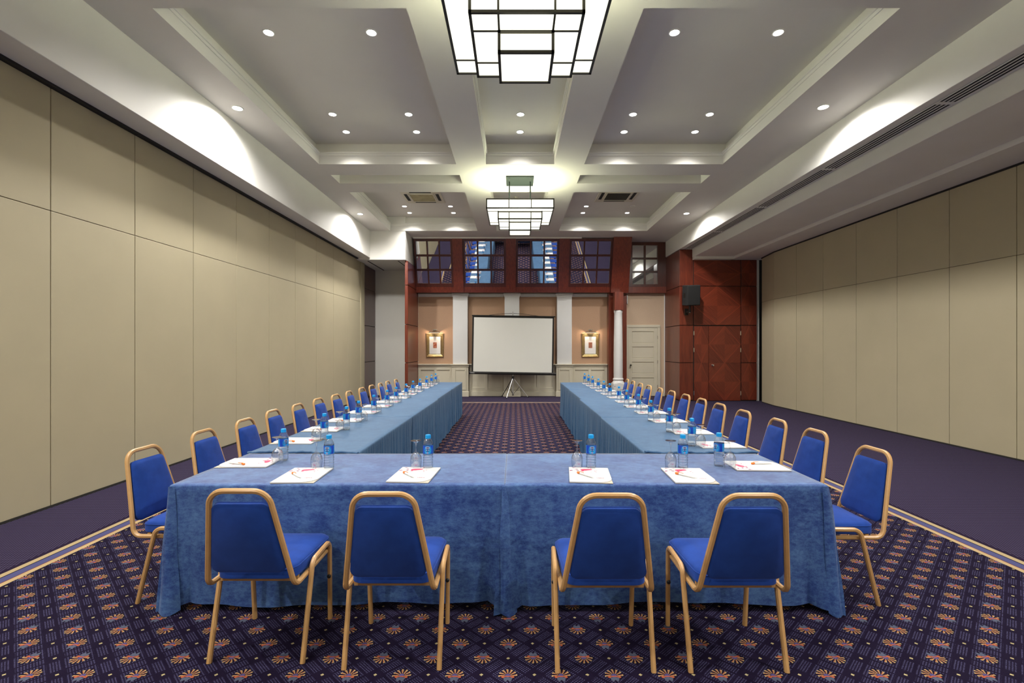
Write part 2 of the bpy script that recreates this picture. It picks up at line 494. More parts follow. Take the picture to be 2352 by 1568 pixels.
for x0, x1, y0, y1 in holes:
    sb = 0.09 if (y1 - y0) > 1 else 0.0
    m = MB()
    m.bridge([ring(x0, x1, y0, y1, ZM), ring(x0, x1, y0, y1, ZL), ring(x0 - sb, x1 + sb, y0 - sb, y1 + sb, ZL),
              ring(x0 - sb, x1 + sb, y0 - sb, y1 + sb, ZC)] if sb else [ring(x0, x1, y0, y1, ZM), ring(x0, x1, y0, y1, ZC)], 0)
    m.bridge([ring(x0 - sb, x1 + sb, y0 - sb, y1 + sb, ZC), ring(x0 - sb, x1 + sb, y0 - sb, y1 + sb, ZC + 0.01)], 1, True, True, False)
    cf = m.build('coffer', [M['white'], M['ceiling']], ceiling, smooth=0)
    if sb:
        m = MB()
        for (za, zb, t) in ((4.83, 4.885, 0.012), (4.87, 4.895, 0.028)):
            m.box(x0, x1, y0, y0 + t, za, zb, 0.004); m.box(x0, x1, y1 - t, y1, za, zb, 0.004)
            m.box(x0, x0 + t, y0 + t, y1 - t, za, zb, 0.004); m.box(x1 - t, x1, y0 + t, y1 - t, za, zb, 0.004)
        m.build('cornice', M['white'], cf, smooth=0)
# side bulkheads
m = MB(); m.box(-4.75, -3.97, Y0, 13.4, 3.95, 4.8, 0.004)
m.build('bulkhead', M['white'], ceiling, smooth=0)
m = MB(); m.box(4.58, 4.945, Y0, 14.9, 4.225, 4.8, 0.004)
m.build('bulkhead', M['white'], ceiling, smooth=0)
m = MB(); m.box(4.945, 6.02, Y0, 13.50, 4.0, 4.8, 0.004)
m.box(6.02, 7.2, Y0, 13.50, 3.93, 4.8, 0.004); m.box(4.95, 6.03, 13.28, 13.50, 3.925, 4.5, 0.003)
m.build('bulkhead', M['white'], ceiling, smooth=0)
m = MB(); m.box(-4.42, -3.0, 13.27, 15.2, 3.9, 5.2, 0.004)
m.build('bulkhead', M['white'], ceiling, smooth=0)
m = MB(); m.box(-2.95, 1.95, 14.02, 14.06, 4.655, 4.69, 0.004)
m.build('trim_1', M['white'], kind='structure', smooth=0)
# tracks over the sliding partitions, grooves under the niche box
m = MB(); m.box(-4.36, -4.29, Y0, 13.9, 3.925, 3.952)
m.build('partition_track', M['groove'], ceiling, smooth=0)
m = MB()
m.box(-4.1, -4.07, 13.45, 15.1, 3.893, 3.902); m.box(-3.25, -3.23, 13.45, 15.1, 3.893, 3.902)
m.build('shadow_gap', M['groove'], ceiling, smooth=0)

# ================================================================== SLIDING PARTITIONS
def panel_pair(parent, P, Q, ztop, zs, nrm):
    """two stacked panels on the plan segment P-Q; nrm points into the room"""
    d = Vector((Q[0] - P[0], Q[1] - P[1], 0)); L = d.length; d.normalize(); nv = Vector((nrm[0], nrm[1], 0))
    Mx = Matrix(((d.x, nv.x, 0, P[0]), (d.y, nv.y, 0, P[1]), (0, 0, 1, 0), (0, 0, 0, 1)))
    for za, zb in ((0.02, zs - 0.003), (zs + 0.003, ztop)):
        mm = MB(); mm.box(0.004, L - 0.004, -0.045, 0, za, zb, 0.003, 0, Mx)
        mm.build('partition_panel', M['partition'], parent, smooth=0)
def partition(name, joints, ztop, zs, side):
    w = MB()
    for (a, b_) in zip(joints[:-1], joints[1:]):
        d = Vector((b_[0] - a[0], b_[1] - a[1], 0)).normalized(); nv = Vector((-d.y, d.x, 0)) * side
        P = Vector((a[0], a[1], 0)); Q = Vector((b_[0], b_[1], 0)); o1 = nv * -0.012; o2 = nv * -0.08
        for za, zb in ((0.0, ztop - 0.002),):
            w.bridge([[P + o1 + Vector((0, 0, za)), Q + o1 + Vector((0, 0, za)), Q + o2 + Vector((0, 0, za)), P + o2 + Vector((0, 0, za))],
                      [P + o1 + Vector((0, 0, zb)), Q + o1 + Vector((0, 0, zb)), Q + o2 + Vector((0, 0, zb)), P + o2 + Vector((0, 0, zb))]], 0, True, True, True)
    w = w.build(name, M['seam'], kind='structure', smooth=0)
    for (a, b_) in zip(joints[:-1], joints[1:]):
        d = Vector((b_[0] - a[0], b_[1] - a[1], 0)).normalized(); nv = Vector((-d.y, d.x, 0)) * side
        panel_pair(w, a, b_, ztop, zs, nv)
    return w
jl = [(-4.34, y) for y in (-4.5, -3.5, -2.49, -1.49, -0.49, 0.51, 1.515, 2.52, 3.52, 4.523, 5.525, 6.53, 7.54, 8.545, 9.56, 10.57, 11.58, 12.585, 13.59)]
wl = partition('wall_left', jl, 3.922, 2.775, -1)
m = MB(); m.box(-4.42, -4.325, 13.6, 13.94, 0.02, 3.92, 0.004)
m.build('end_post', M['partition'], wl, smooth=0)
m = MB(); m.box(-4.36, -4.335, Y0, 13.6, 0, 0.02)
m.build('bottom_seal', M['groove'], wl, smooth=0)
jr = [(6.73, 13.16), (6.60, 12.30), (6.607, 11.33), (6.615, 10.37), (6.625, 9.375), (6.64, 8.39), (6.655, 7.40), (6.668, 6.42), (6.68, 5.42), (6.69, 4.42),
      (6.70, 3.42), (6.71, 2.42), (6.72, 1.42), (6.73, 0.42), (6.74, -0.58), (6.75, -1.58), (6.76, -2.58), (6.77, -3.58), (6.78, -4.5)]
wr = partition('wall_right', jr, 3.905, 2.72, -1)
m = MB()
for a, b_ in zip(jr[:-1], jr[1:]): m.tube([(a[0] + .01, a[1], .011), (b_[0] + .01, b_[1], .011)], 0.03, 0.020, ch=0.05)
m.build('bottom_seal', M['groove'], wr, smooth=0)
m = MB()
for a, b_ in zip(jr[:-1], jr[1:]): m.tube([(a[0] + .01, a[1], 3.918), (b_[0] + .01, b_[1], 3.918)], 0.05, 0.028, ch=0.05)
m.build('partition_track', M['groove'], wr, smooth=0)
m = MB(); m.box(-4.9, 7.2, Y0 - 0.1, Y0, 0, 5.2)
m.build('wall_front', M['partition'], kind='structure', smooth=0)

# ================================================================== BACK LEFT NICHE
m = MB(); m.box(-4.45, -2.9, 15.1, 15.2, 0, 3.95)
wn = m.build('wall_niche', M['white'], kind='structure', smooth=0)
m = MB(); m.box(-4.35, -3.06, 15.085, 15.1, 0.0, 0.10, 0.004)
m.build('baseboard_niche', M['white'], kind='structure', smooth=0)
m = MB(); m.box(-4.45, -4.365, 13.95, 15.1, 0, 3.9)
ws = m.build('wall_side', M['groove'], kind='structure', smooth=0)
rowsZ = [0.02, 1.064, 2.13, 3.22, 3.895]
for za, zb in zip(rowsZ[:-1], rowsZ[1:]):
    m = MB(); m.box(-4.38, -4.35, 13.955, 15.095, za + .008, zb - .008, .004)
    m.build('wood_panel', M['wooddark'], ws, smooth=0)
# wing wall clad in mahogany
m = MB(); m.box(-3.03, -2.975, 13.43, 14.85, 0, 3.9)
wg = m.build('wall_wing', M['groove'], kind='structure', smooth=0)
for za, zb in zip(rowsZ[:-1], rowsZ[1:]):
    m = MB(); m.box(-2.985, -2.96, 13.42, 14.84, za + .008, zb - .008, .004)
    m.build('wood_panel', M['wood'], wg, smooth=0)
    m = MB(); m.box(-3.045, -2.962, 13.40, 13.43, za + .008, zb - .008, .004)
    m.build('wood_panel', M['wood'], wg, smooth=0)

# ================================================================== BACK WALL
YW = 14.85
m = MB(); m.box(-2.96, 2.88, YW, YW + .1, 0, 3.2)
wb = m.build('wall_back', M['peach'], kind='structure', smooth=0)
# wainscot: base board, stiles, recessed panels and chair rail, bay by bay
bays = [(-2.955, -1.905), (-1.395, -0.335), (0.175, 1.265), (1.765, 2.84)]
for bx0, bx1 in bays:
    m = MB()
    m.box(bx0, bx1, YW - .035, YW, 0.0, 0.88)
    m.build('wainscot', M['cream'], wb, smooth=0)
    m = MB()
    m.box(bx0, bx1, YW - .075, YW - .03, 0.0, 0.15, .006); m.box(bx0, bx1, YW - .06, YW - .03, 0.15, 0.19, .006)
    m.build('skirting', M['cream'], wb, smooth=0)
    m = MB()
    m.box(bx0, bx1, YW - .10, YW, 0.955, 0.985, .008); m.box(bx0, bx1, YW - .075, YW, 0.92, 0.955, .006); m.box(bx0, bx1, YW - .055, YW, 0.875, 0.92, .006)
    m.build('chair_rail', M['cream'], wb, smooth=0)
    w = bx1 - bx0; st = 0.085
    mid = (bx0 + bx1) / 2
    for xa, xz in ((bx0, bx0 + st), (mid - st / 2, mid + st / 2), (bx1 - st, bx1)):
        m = MB(); m.box(xa, xz, YW - .055, YW - .034, 0.19, 0.875, .005); m.build('stile', M['cream'], wb, smooth=0)
    for za, zb in ((0.19, 0.27), (0.80, 0.875)):
        for xa, xz in ((bx0 + st, mid - st / 2), (mid + st / 2, bx1 - st)):
            m = MB(); m.box(xa, xz, YW - .055, YW - .034, za, zb, .005); m.build('rail', M['cream'], wb, smooth=0)
    m = MB()
    m.box(bx0, bx1, YW - .05, YW, 3.04, 3.14, .006); m.box(bx0, bx1, YW - .08, YW, 3.10, 3.14, .006)
    m.build('cornice', M['offwhite'], wb, smooth=0)
for cx in (-1.652, -0.08, 1.513):
    m = MB(); m.box(cx - .225, cx + .225, YW - .17, YW, 0.98, 3.05, .006)
    pl = m.build('pilaster', M['offwhite'], wb, smooth=0)
    m = MB(); m.box(cx - .24, cx + .24, YW - .185, YW, 3.03, 3.07, .006); m.box(cx - .265, cx + .265, YW - .21, YW, 3.07, 3.14, .012)
    m.build('capital', M['offwhite'], pl, smooth=0)
    m = MB(); m.box(cx - .25, cx + .25, YW - .20, YW, 0.0, 0.93, .005)
    pd = m.build('pedestal', M['cream'], wb, smooth=0)
    m = MB(); m.box(cx - .29, cx + .29, YW - .245, YW, 0.955, 0.985, .008); m.box(cx - .265, cx + .265, YW - .22, YW, 0.90, 0.955, .01)
    m.build('cap', M['cream'], pd, smooth=0)
    m = MB(); m.box(cx - .265, cx + .265, YW - .225, YW, 0.0, 0.16, .006); m.build('base', M['cream'], pd, smooth=0)
    m = MB()
    for a in ((cx - .19, cx - .14, .2, .88), (cx + .14, cx + .19, .2, .88), (cx - .14, cx + .14, .2, .26), (cx - .14, cx + .14, .80, .88)):
        m.box(a[0], a[1], YW - .213, YW - .198, a[2], a[3], .004)
    m.build('moulding', M['cream'], pd, smooth=0)

# leaning mirror screens over the back wall
ZT, YT, KS = 4.69, 14.10, 0.30      # top of the screen and its slope: lower down it stands further back
tilt = math.atan(KS)
def lean(x, d, z):                 # d metres in front of the leaning plane at height z
    return (x, YT + (ZT - z) * KS - d, z)
def lbox(m, x0, x1, d0, d1, z0, z1, mi=0):
    a = [lean(x0, d0, z0), lean(x1, d0, z0), lean(x1, d1, z0), lean(x0, d1, z0)]
    b_ = [lean(x0, d0, z1), lean(x1, d0, z1), lean(x1, d1, z1), lean(x0, d1, z1)]
    m.bridge([a, b_], mi, True, True, True)
for k, (xa, xz) in enumerate(((-1.818, -1.524), (-0.257, 0.036), (1.306, 1.607))):
    m = MB(); lbox(m, xa, xz, -.03, .075, 3.14, 4.66)
    m.build('post', M['wood'], wb, smooth=0)
m = MB(); lbox(m, 2.875, 3.40, -.1, .13, 3.12, 4.688)
m.build('wide_post', M['wood'], wb, smooth=0)
wins = [(-2.955, -1.82), (-1.522, -0.259), (0.038, 1.304), (1.609, 2.873)]
zr = [(4.30, 4.565), (3.865, 4.185 + .045), (3.425, 3.80)]
zrows = [(4.225, 4.585), (3.815, 4.165), (3.415, 3.765)]
for k, (xa, xz) in enumerate(wins):
    win = bpy.data.objects.new('window_%d' % (k + 1), None); COL.objects.link(win); win['kind'] = 'structure'
    fw = 0.06
    m = MB()
    lbox(m, xa, xz, -.02, .035, 4.595, 4.66); lbox(m, xa, xz, -.02, .035, 3.30, 3.405)
    lbox(m, xa, xa + fw, -.02, .035, 3.405, 4.595); lbox(m, xz - fw, xz, -.02, .035, 3.405, 4.595)
    m.build('window_frame', M['wooddark'], win, smooth=0)
    m = MB(); lbox(m, xa, xz, -.03, .05, 3.14, 3.30); m.build('sill_beam', M['wood'], win, smooth=0)
    pw = (xz - xa - 2 * fw - 2 * .045) / 3
    for c in (1, 2):
        x = xa + fw + c * pw + (c - 1) * .045
        m = MB(); lbox(m, x, x + .045, -.02, .03, 3.405, 4.595); m.build('muntin', M['wooddark'], win, smooth=0)
    for zb in (4.195, 3.79):
        for c in range(3):
            x = xa + fw + c * (pw + .045)
            m = MB(); lbox(m, x, x + pw, -.02, .03, zb - .025, zb + .028); m.build('muntin', M['wooddark'], win, smooth=0)
    for r, (za, zb) in enumerate(zrows):
        for c in range(3):
            x = xa + fw + c * (pw + .045)
            cx, cz = x + pw / 2, (za + zb) / 2
            hh = (zb - za) / 2 / math.cos(tilt)
            m = MB(); m.box(-pw / 2 - .004, pw / 2 + .004, -.003, .003, -hh - .008, hh + .008)
            p = m.build('mirror_pane', M['mirror'], win, smooth=0)
            p.location = lean(cx, -.004, cz)
            ex = (random.uniform(-.5, .5), random.uniform(-.6, .6))
            if k == 2 and r == 1 and c < 2: ex = (2.2, -1.2 if c == 0 else .8)
            p.rotation_euler = (tilt + math.radians(ex[0]), 0, math.radians(ex[1]))
# upright mirror window at the right
win = bpy.data.objects.new('window_5', None); COL.objects.link(win); win['kind'] = 'structure'
YV = 14.70
m = MB()
m.box(3.40, 3.576, YV - .04, YV + .03, 3.33, 4.685); m.box(4.339, 4.60, YV - .04, YV + .03, 3.33, 4.685)
m.box(3.576, 4.339, YV - .04, YV + .03, 4.586, 4.685); m.box(3.576, 4.339, YV - .04, YV + .03, 3.33, 3.407)
m.build('window_frame', M['wooddark'], win, smooth=0)
m = MB(); m.box(3.40, 4.60, YV - .06, YV + .05, 3.14, 3.33, .005); m.build('sill_beam', M['wood'], win, smooth=0)
m = MB(); m.box(3.93, 3.985, YV - .03, YV + .03, 3.407, 4.586, .004); m.build('muntin', M['wooddark'], win, smooth=0)
for zb in (4.194, 3.79):
    for xa, xz in ((3.576, 3.93), (3.985, 4.339)):
        m = MB(); m.box(xa, xz, YV - .03, YV + .03, zb - .026, zb + .026, .004); m.build('muntin', M['wooddark'], win, smooth=0)
for za, zb in ((4.22, 4.586), (3.816, 4.168), (3.407, 3.764)):
    for xa, xz in ((3.576, 3.93), (3.985, 4.339)):
        m = MB(); m.box(-(xz - xa) / 2, (xz - xa) / 2, -.003, .003, -(zb - za) / 2, (zb - za) / 2)
        p = m.build('mirror_pane', M['mirror'], win, smooth=0); p.location = ((xa + xz) / 2, YV + .012, (za + zb) / 2)
        p.rotation_euler = (math.radians(random.uniform(-.5, .5)), 0, math.radians(random.uniform(-.4, .4)))
# dark cavity behind the screens
m = MB(); m.box(-3.0, 4.62, 15.0, 15.05, 3.1, 4.9); m.build('wall_cavity', M['groove'], kind='structure', smooth=0)

# mahogany pier and white column
m = MB(); m.box(2.845, 3.385, 14.60, 14.90, 0, 3.14, .004)
m.build('pier', M['wood'], wb, smooth=0)
col = thing('column', 'white round column with a square pedestal standing in front of the mahogany pier', 'column', (3.06, 14.28, 0))
m = MB(); m.box(-.175, .175, -.175, .175, 0, .44, .006); m.build('plinth', M['offwhite'], col, smooth=0)
m = MB(); m.lathe([(.175, .44), (.178, .455), (.165, .475), (.145, .50), (.135, .52), (.150, .535), (.155, .555), (.148, .58), (.132, .59)], 28)
m.build('base_moulding', M['offwhite'], col, smooth=50)
m = MB(); m.lathe([(.131, .58), (.133, .9), (.132, 1.3), (.126, 1.8), (.118, 2.3), (.116, 2.5), (.126, 2.53), (.128, 2.57), (.12, 2.585)], 28, cap1=True)
m.build('shaft', M['offwhite'], col, smooth=50)
m = MB(); m.box(-.13, .13, -.13, .13, 2.585, 3.115, .004); m.build('wooden_block', M['wood'], col, smooth=0)

# wall with the white door
m = MB(); m.box(3.385, 4.60, 14.80, 14.90, 0, 3.2)
wd = m.build('wall_door', M['tan'], kind='structure', smooth=0)
m = MB(); m.box(4.45, 4.60, 14.785, 14.80, 0, 0.09, .004); m.build('baseboard_door', M['cream'], kind='structure', smooth=0)
m = MB(); m.box(4.575, 4.60, 14.78, 14.80, 0.09, 3.12, .003); m.build('trim_2', M['offwhite'], kind='structure', smooth=0)
door = bpy.data.objects.new('door_1', None); COL.objects.link(door); door['kind'] = 'structure'
m = MB()
m.box(3.42, 3.475, 14.75, 14.80, 0, 2.12, .006); m.box(4.36, 4.45, 14.75, 14.80, 0, 2.12, .006); m.box(3.42, 4.45, 14.75, 14.80, 2.10, 2.18, .006)
m.build('door_frame', M['cream'], door, smooth=0)
m = MB(); m.box(3.477, 4.358, 14.785, 14.80, 0.01, 2.098); leaf = m.build('door_leaf', M['cream'], door, smooth=0)
zp = [(.22, .568), (.69, 1.047), (1.155, 1.51), (1.62, 1.98)]
m = MB()
m.box(3.477, 3.587, 14.765, 14.786, .01, 2.098, .003); m.box(4.253, 4.358, 14.765, 14.786, .01, 2.098, .003)
ze = [.01] + [v for z in zp for v in z] + [2.098]
for k in range(0, len(ze), 2): m.box(3.587, 4.253, 14.765, 14.786, ze[k], ze[k + 1], .003)
m.build('stiles_and_rails', M['cream'], leaf, smooth=0)
for za, zb in zp:
    m = MB(); m.box(3.60, 4.24, 14.778, 14.787, za + .015, zb - .015, .004); m.build('door_panel', M['cream'], leaf, smooth=0)
m = MB(); m.rod((3.535, 14.765, .95), (3.535, 14.72, .95), .012, 10)
m.lathe([(0.001, 0), (.022, .004), (.03, .018), (.026, .032), (.001, .036)], 14)
for v in m.bm.verts:
    if v.co.y < 1: v.co = Vector((3.535 + v.co.x, 14.725 - v.co.z, .95 + v.co.y))
m.build('door_knob', M['bronze'], leaf, smooth=40)
m = MB()
for z in (.3, 1.05, 1.8): m.rod((4.362, 14.752, z - .05), (4.362, 14.752, z + .05), .008, 8)
m.build('hinge', M['chrome'], leaf, smooth=40)
cb = thing('junction_box', 'small white cable box high on the tan wall beside the wooden pier', 'box', (3.43, 14.80, 2.82))
m = MB(); m.box(-.03, .03, -.03, 0, 0, .26, .004); m.build('cover', M['offwhite'], cb, smooth=0)
m = MB(); m.tube([(0.02, -.02, .26), (.03, -.03, .30), (.0, -.03, .31)], .012, .012); m.build('cable', M['offwhite'], cb)
m = MB(); m.box(-.004, .004, -.034, -.029, .01, .25); m.build('slit', M['groove'], cb, smooth=0)

# ------------------------------------------------------------------ mahogany block with double door
YB = 13.45
m = MB(); m.box(4.615, 6.74, YB + .02, 14.8, 0, 4.2)
wk = m.build('wall_mahogany', M['groove'], kind='structure', smooth=0)
def uvpanel(name, parent, x0, x1, y0, y1, z0, z1, mat, face='-y', b=.004):
    mm = MB(); mm.box(x0, x1, y0, y1, z0, z1, b)
    uvl = mm.bm.loops.layers.uv.new('UVMap')
    for f in mm.bm.faces:
        for l in f.loops:
            c = l.vert.co
            u = (c.x - (x0 + x1) / 2) / ((x1 - x0) / 2) if face == '-y' else (c.y - (y0 + y1) / 2) / ((y1 - y0) / 2)
            l[uvl].uv = (u, (c.z - (z0 + z1) / 2) / ((z1 - z0) / 2))
    return mm.build(name, mat, parent, smooth=0)
rz_ = [0.02, 1.064, 2.106, 3.196]
G = .008
for k in range(4):
    za, zb = (rz_ + [4.22])[k] + G, (rz_ + [4.22])[k + 1] - G
    uvpanel('wood_panel', wk, 4.60, 4.97, YB, YB + .025, za, zb, M['wood'])
    uvpanel('wood_panel', wk, 4.595, 4.62, YB + .012, 14.78, za, zb, M['wood'], '-x')
za, zb = 3.196 + G, 3.93 - G
uvpanel('wood_panel', wk, 4.99, 6.29, YB, YB + .025, za, zb, M['diamond'])
uvpanel('wood_panel', wk, 6.31, 6.74, YB, YB + .025, za, zb, M['diamond'])
uvpanel('wood_panel', wk, 4.99, 6.29, YB, YB + .025, 2.106 + G, 3.196 - G, M['diamond'])
for k in range(3): uvpanel('wood_panel', wk, 6.31, 6.74, YB, YB + .025, rz_[k] + G, rz_[k + 1] - G, M['diamond'])
door2 = bpy.data.objects.new('door_2', None); COL.objects.link(door2); door2['kind'] = 'structure'
for xa, xz in ((4.995, 5.395), (5.405, 6.285)):
    lf = MB(); lf.box(xa, xz, YB + .006, YB + .022, .015, 2.085); lf = lf.build('door_leaf', M['groove'], door2, smooth=0)
    uvpanel('veneer', lf, xa, xz, YB - .006, YB + .008, 1.064, 2.085, M['diamond'], b=.001)
    uvpanel('veneer', lf, xa, xz, YB - .006, YB + .008, .015, 1.062, M['diamond'], b=.001)
    if xa > 5.2:
        mm = MB(); mm.lathe([(.001, 0), (.03, .002), (.03, .008), (.012, .012), (.012, .035), (.024, .04), (.03, .055), (.024, .07), (.001, .074)], 14)
        for v in mm.bm.verts: v.co = Vector((5.50 + v.co.x, YB - .006 - v.co.z, 1.0 + v.co.y))
        mm.build('door_knob', M['chrome'], lf, smooth=40)
    xh = 4.99 if xa < 5.2 else 6.29
    for z in (.22, 1.42, 1.89):
        mm = MB(); mm.box(xh - .012, xh + .012, YB - .012, YB + .002, z - .06, z + .06, .003); mm.build('hinge', M['chrome'], lf, smooth=0)
m = MB(); m.box(6.75, 6.83, 13.5, 14.2, 0, 3.93)
m.build('wall_jamb', M['white'], kind='structure', smooth=0)
m = MB(); m.box(6.84, 7.2, 13.6, 13.7, 0, 3.95); m.build('wall_recess', M['groove'], kind='structure', smooth=0)

# ================================================================== CEILING FIXTURES
def spot(name, loc, watts, col, size=2.0, blend=0.6, rad=0.04, aim=None, parent=None):
    d = bpy.data.lights.new(name, 'SPOT'); d.energy = watts; d.color = col; d.spot_size = size; d.spot_blend = blend; d.shadow_soft_size = rad
    o = bpy.data.objects.new(name, d); COL.objects.link(o); o.location = loc
    if aim is not None:
        o.rotation_euler = (Vector(aim) - Vector(loc)).to_track_quat('-Z', 'Y').to_euler()
    return o
# proto downlight
mb = MB(); mb.lathe([(.052, -.004), (.062, -.006), (.066, 0.0), (.066, .004)], 24); ringme = mb.build('bezel', M['white']).data
mb = MB(); mb.lathe([(.053, -.003), (.04, -.006), (.001, -.007)], 24); lensme = mb.build('lens', M['lens']).data
mb = MB(); mb.lathe([(.053, .002), (.03, .004), (.001, .005)], 24); lensoffme = mb.build('lens', M['lensoff']).data
for nm in ('bezel', 'lens', 'lens.001'): bpy.data.objects.remove(bpy.data.objects[nm])
def downlight(x, y, z, label, group, lit=True, s=1.0):
    t = thing('downlight', label, 'downlight', (x, y, z), 0, group)
    r = link('bezel', ringme, t); l = link('lens', lensme if lit else lensoffme, t)
    t.scale = (s, s, s)
    return t
side_name = {-2.80: 'outer left', -1.63: 'inner left', 1.82: 'inner right', 3.0: 'outer right', 0.09: 'middle'}
for bi, (yset, where) in enumerate((((5.50, 7.43, 8.035), 'near'), ((12.28, 12.88), 'far'))):
    for x in side_name:
        if where == 'far' and x == 0.09: continue
        for yi, y in enumerate(yset):
            if x == 0.09 and yi == 0: continue
            depth = {('near', 0): 'single front row', ('near', 1): 'second row', ('near', 2): 'third row', ('far', 0): 'front row', ('far', 1): 'last row'}[(where, yi)]
            lit = not (where == 'far' and x == 3.0 and yi == 0)
            lab = '%s recessed downlight, %s line, %s of the %s ceiling coffer' % ('bright round' if lit else 'unlit dim', side_name[x], depth, where)
            downlight(x, y, ZC - .002, lab, 'coffer downlights', lit)
            if lit: spot('downlight_lamp', (x, y, ZC - .03), W_DOWN * (1.5 if where == 'far' else 1.0), C_DOWN, 2.12, 1.0, .05)
for x, y, nm, xa in ((-3.70, 6.45, 'left', -3.97), (-3.70, 11.57, 'left', -3.97), (4.10, 6.42, 'right', 4.58), (4.10, 11.53, 'right', 4.58)):
    downlight(x, y, ZM - .002, 'large bright wall washer downlight beside the %s white bulkhead, %s one' % (nm, 'near' if y < 9 else 'far'), 'wall washers', True, 1.15)
    spot('wall_washer_lamp', (x, y, ZM - .05), W_WASH, C_WASH, 2.95, 0.75, .06)
# unseen spots without fittings, added above and behind the camera to lift the light
for y in (-0.2, 2.3):
    for x in (-2.80, -1.63, 1.82, 3.0): spot('downlight_lamp', (x, y, ZC - .03), W_DOWN * 1.3, C_DOWN, 2.12, 1.0, .05)
for x in (-3.70, 4.10):
    for y in (1.3, -3.2): spot('wall_washer_lamp', (x, y, ZM - .05), W_WASH * 1.4, C_WASH, 2.95, 0.75, .06)
for x in (-2.80, -1.63, 1.82, 3.0):
    for y in (4.86, 10.3): spot('downlight_lamp', (x, y, ZC - .03), W_DOWN * (1.0 if y < 6 else 1.5), C_DOWN, 2.12, 1.0, .05)

# chandeliers: three square tiers of opal panes in bronze bars
def chandelier(cx, cy, label):
    t = thing('chandelier', label, 'chandelier', (cx, cy, 0), 0, 'stepped box chandeliers')
    tiers = [(.60, 4.15, 3.99), (.40, 3.99, 3.85), (.20, 3.85, 3.69)]
    m = MB(); m.box(-.26, .26, -.26, .26, 4.665, 4.69, .004); cp = m.build('canopy', M['slate'], t, smooth=0)
    for x in (-.2, .2):
        m = MB(); m.rod((x, 0, 4.14), (x, 0, 4.67), .012, 10); m.build('rod', M['slate'], t)
    for x in (-.2, .2):
        for y in (-.2, .2):
            m = MB(); m.lathe([(.012, 0), (.010, -.01), (.001, -.012)], 8, (x, y, 4.665)); m.build('screw', M['bronze'], cp)
    for k, (h, zt, zb) in enumerate(tiers):
        inner = tiers[k + 1][0] if k < 2 else 0
        w = .021
        m = MB()
        for z in ((zt, zb) if k == 0 else (zb, zt - .012)):
            for s in (-1, 1):
                m.box(-h - w/2, h + w/2, s * h - w/2, s * h + w/2, z - w/2, z + w/2)
                m.box(s * h - w/2, s * h + w/2, -h - w/2, h + w/2, z - w/2, z + w/2)
        for sx in (-1, 1):
            for sy in (-1, 1): m.box(sx*h - w/2, sx*h + w/2, sy*h - w/2, sy*h + w/2, zb, zt)
        w2 = .015
        if k < 2:
            for s in (-1, 1):
                for xx in (-.2, .2):
                    m.box(xx - w2/2, xx + w2/2, s*h - w2/2, s*h + w2/2, zb, zt)
                    m.box(s*h - w2/2, s*h + w2/2, xx - w2/2, xx + w2/2, zb, zt)
                for s2 in (-1, 1):   # bars across the underside from the next tier to the edge
                    xa, xz = sorted((s * inner, s * h)); yy = s2 * inner
                    m.box(xa, xz, yy - w2/2, yy + w2/2, zb - w2/2, zb + w2/2)
                    if k == 1: m.box(yy - w2/2, yy + w2/2, xa, xz, zb - w2/2, zb + w2/2)
        fr = m.build('tier_frame', M['bronze'], t, smooth=0)
        # panes: sides
        cuts = [-h, -.2, .2, h] if k < 2 else [-h, h]
        g = .006
        for s in (-1, 1):
            for a, b_ in zip(cuts[:-1], cuts[1:]):
                m = MB(); m.box(a + g, b_ - g, s*(h-.003) - .002, s*(h-.003) + .002, zb + g, zt - g); m.build('opal_pane', M['diffuser'], fr, smooth=0)
                m = MB(); m.box(s*(h-.003) - .002, s*(h-.003) + .002, a + g, b_ - g, zb + g, zt - g); m.build('opal_pane', M['diffuser'], fr, smooth=0)
        # underside panes
        rects = []
        if k < 2:
            for s in (-1, 1):
                xa, xz = sorted((s*inner, s*h))
                for a, b_ in ((-h, -inner), (-inner, inner), (inner, h)): rects.append((xa, xz, a, b_))
                rects.append((-inner, inner, xa, xz))
        else: rects.append((-h, h, -h, h))
        for xa, xz, ya, yz in rects:
            m = MB(); m.box(xa + g, xz - g, ya + g, yz - g, zb - .001, zb + .003); m.build('opal_pane', M['diffuser'], fr, smooth=0)
    m = MB(); m.box(-.585, .585, -.585, .585, 4.11, 4.12); m.build('lamp_tray', M['white'], t, smooth=0)
    for x in (-.42, -.14, .14, .42):
        m = MB(); m.rod((x, -.5, 4.165), (x, .5, 4.165), .016, 10); m.build('tube_lamp', M['tube'], t)
        m = MB(); m.box(x - .02, x + .02, -.53, -.50, 4.12, 4.185, .004); m.box(x - .02, x + .02, .50, .53, 4.12, 4.185, .004); m.build('lamp_holder', M['white'], t, smooth=0)
    return t
chandelier(0.085, 3.79, 'large stepped chandelier of glowing opal panes cut off at the top of the picture')
chandelier(0.10, 9.25, 'whole stepped chandelier of glowing opal panes hanging over the middle of the room')

# linear slot diffusers under the right bulkhead
for k, ya in enumerate((1.4, 3.4, 5.4, 7.4, 9.4, 11.4)):
    t = thing('slot_diffuser', 'long black slotted air diffuser under the right bulkhead, %s length from the far end' % ordinal(6 - k), 'air vent', (0, 0, 0), 0, 'slot diffusers in the right bulkhead')
    yz = ya + 1.97
    m = MB(); m.box(4.695, 4.905, ya, yz, 4.2205, 4.224); m.build('backing', M['slot'], t, smooth=0)
    for x in (4.69, 4.7395, 4.789, 4.8385, 4.888):
        m = MB(); m.box(x, x + .016, ya, yz, 4.214, 4.2215, .002); m.build('fin', M['white'], t, smooth=0)
    m = MB(); m.box(4.69, 4.904, ya - .015, ya + .01, 4.213, 4.2225, .002); m.box(4.69, 4.904, yz - .01, yz + .015, 4.213, 4.2225, .002)
    m.build('end_bar', M['white'], t, smooth=0)

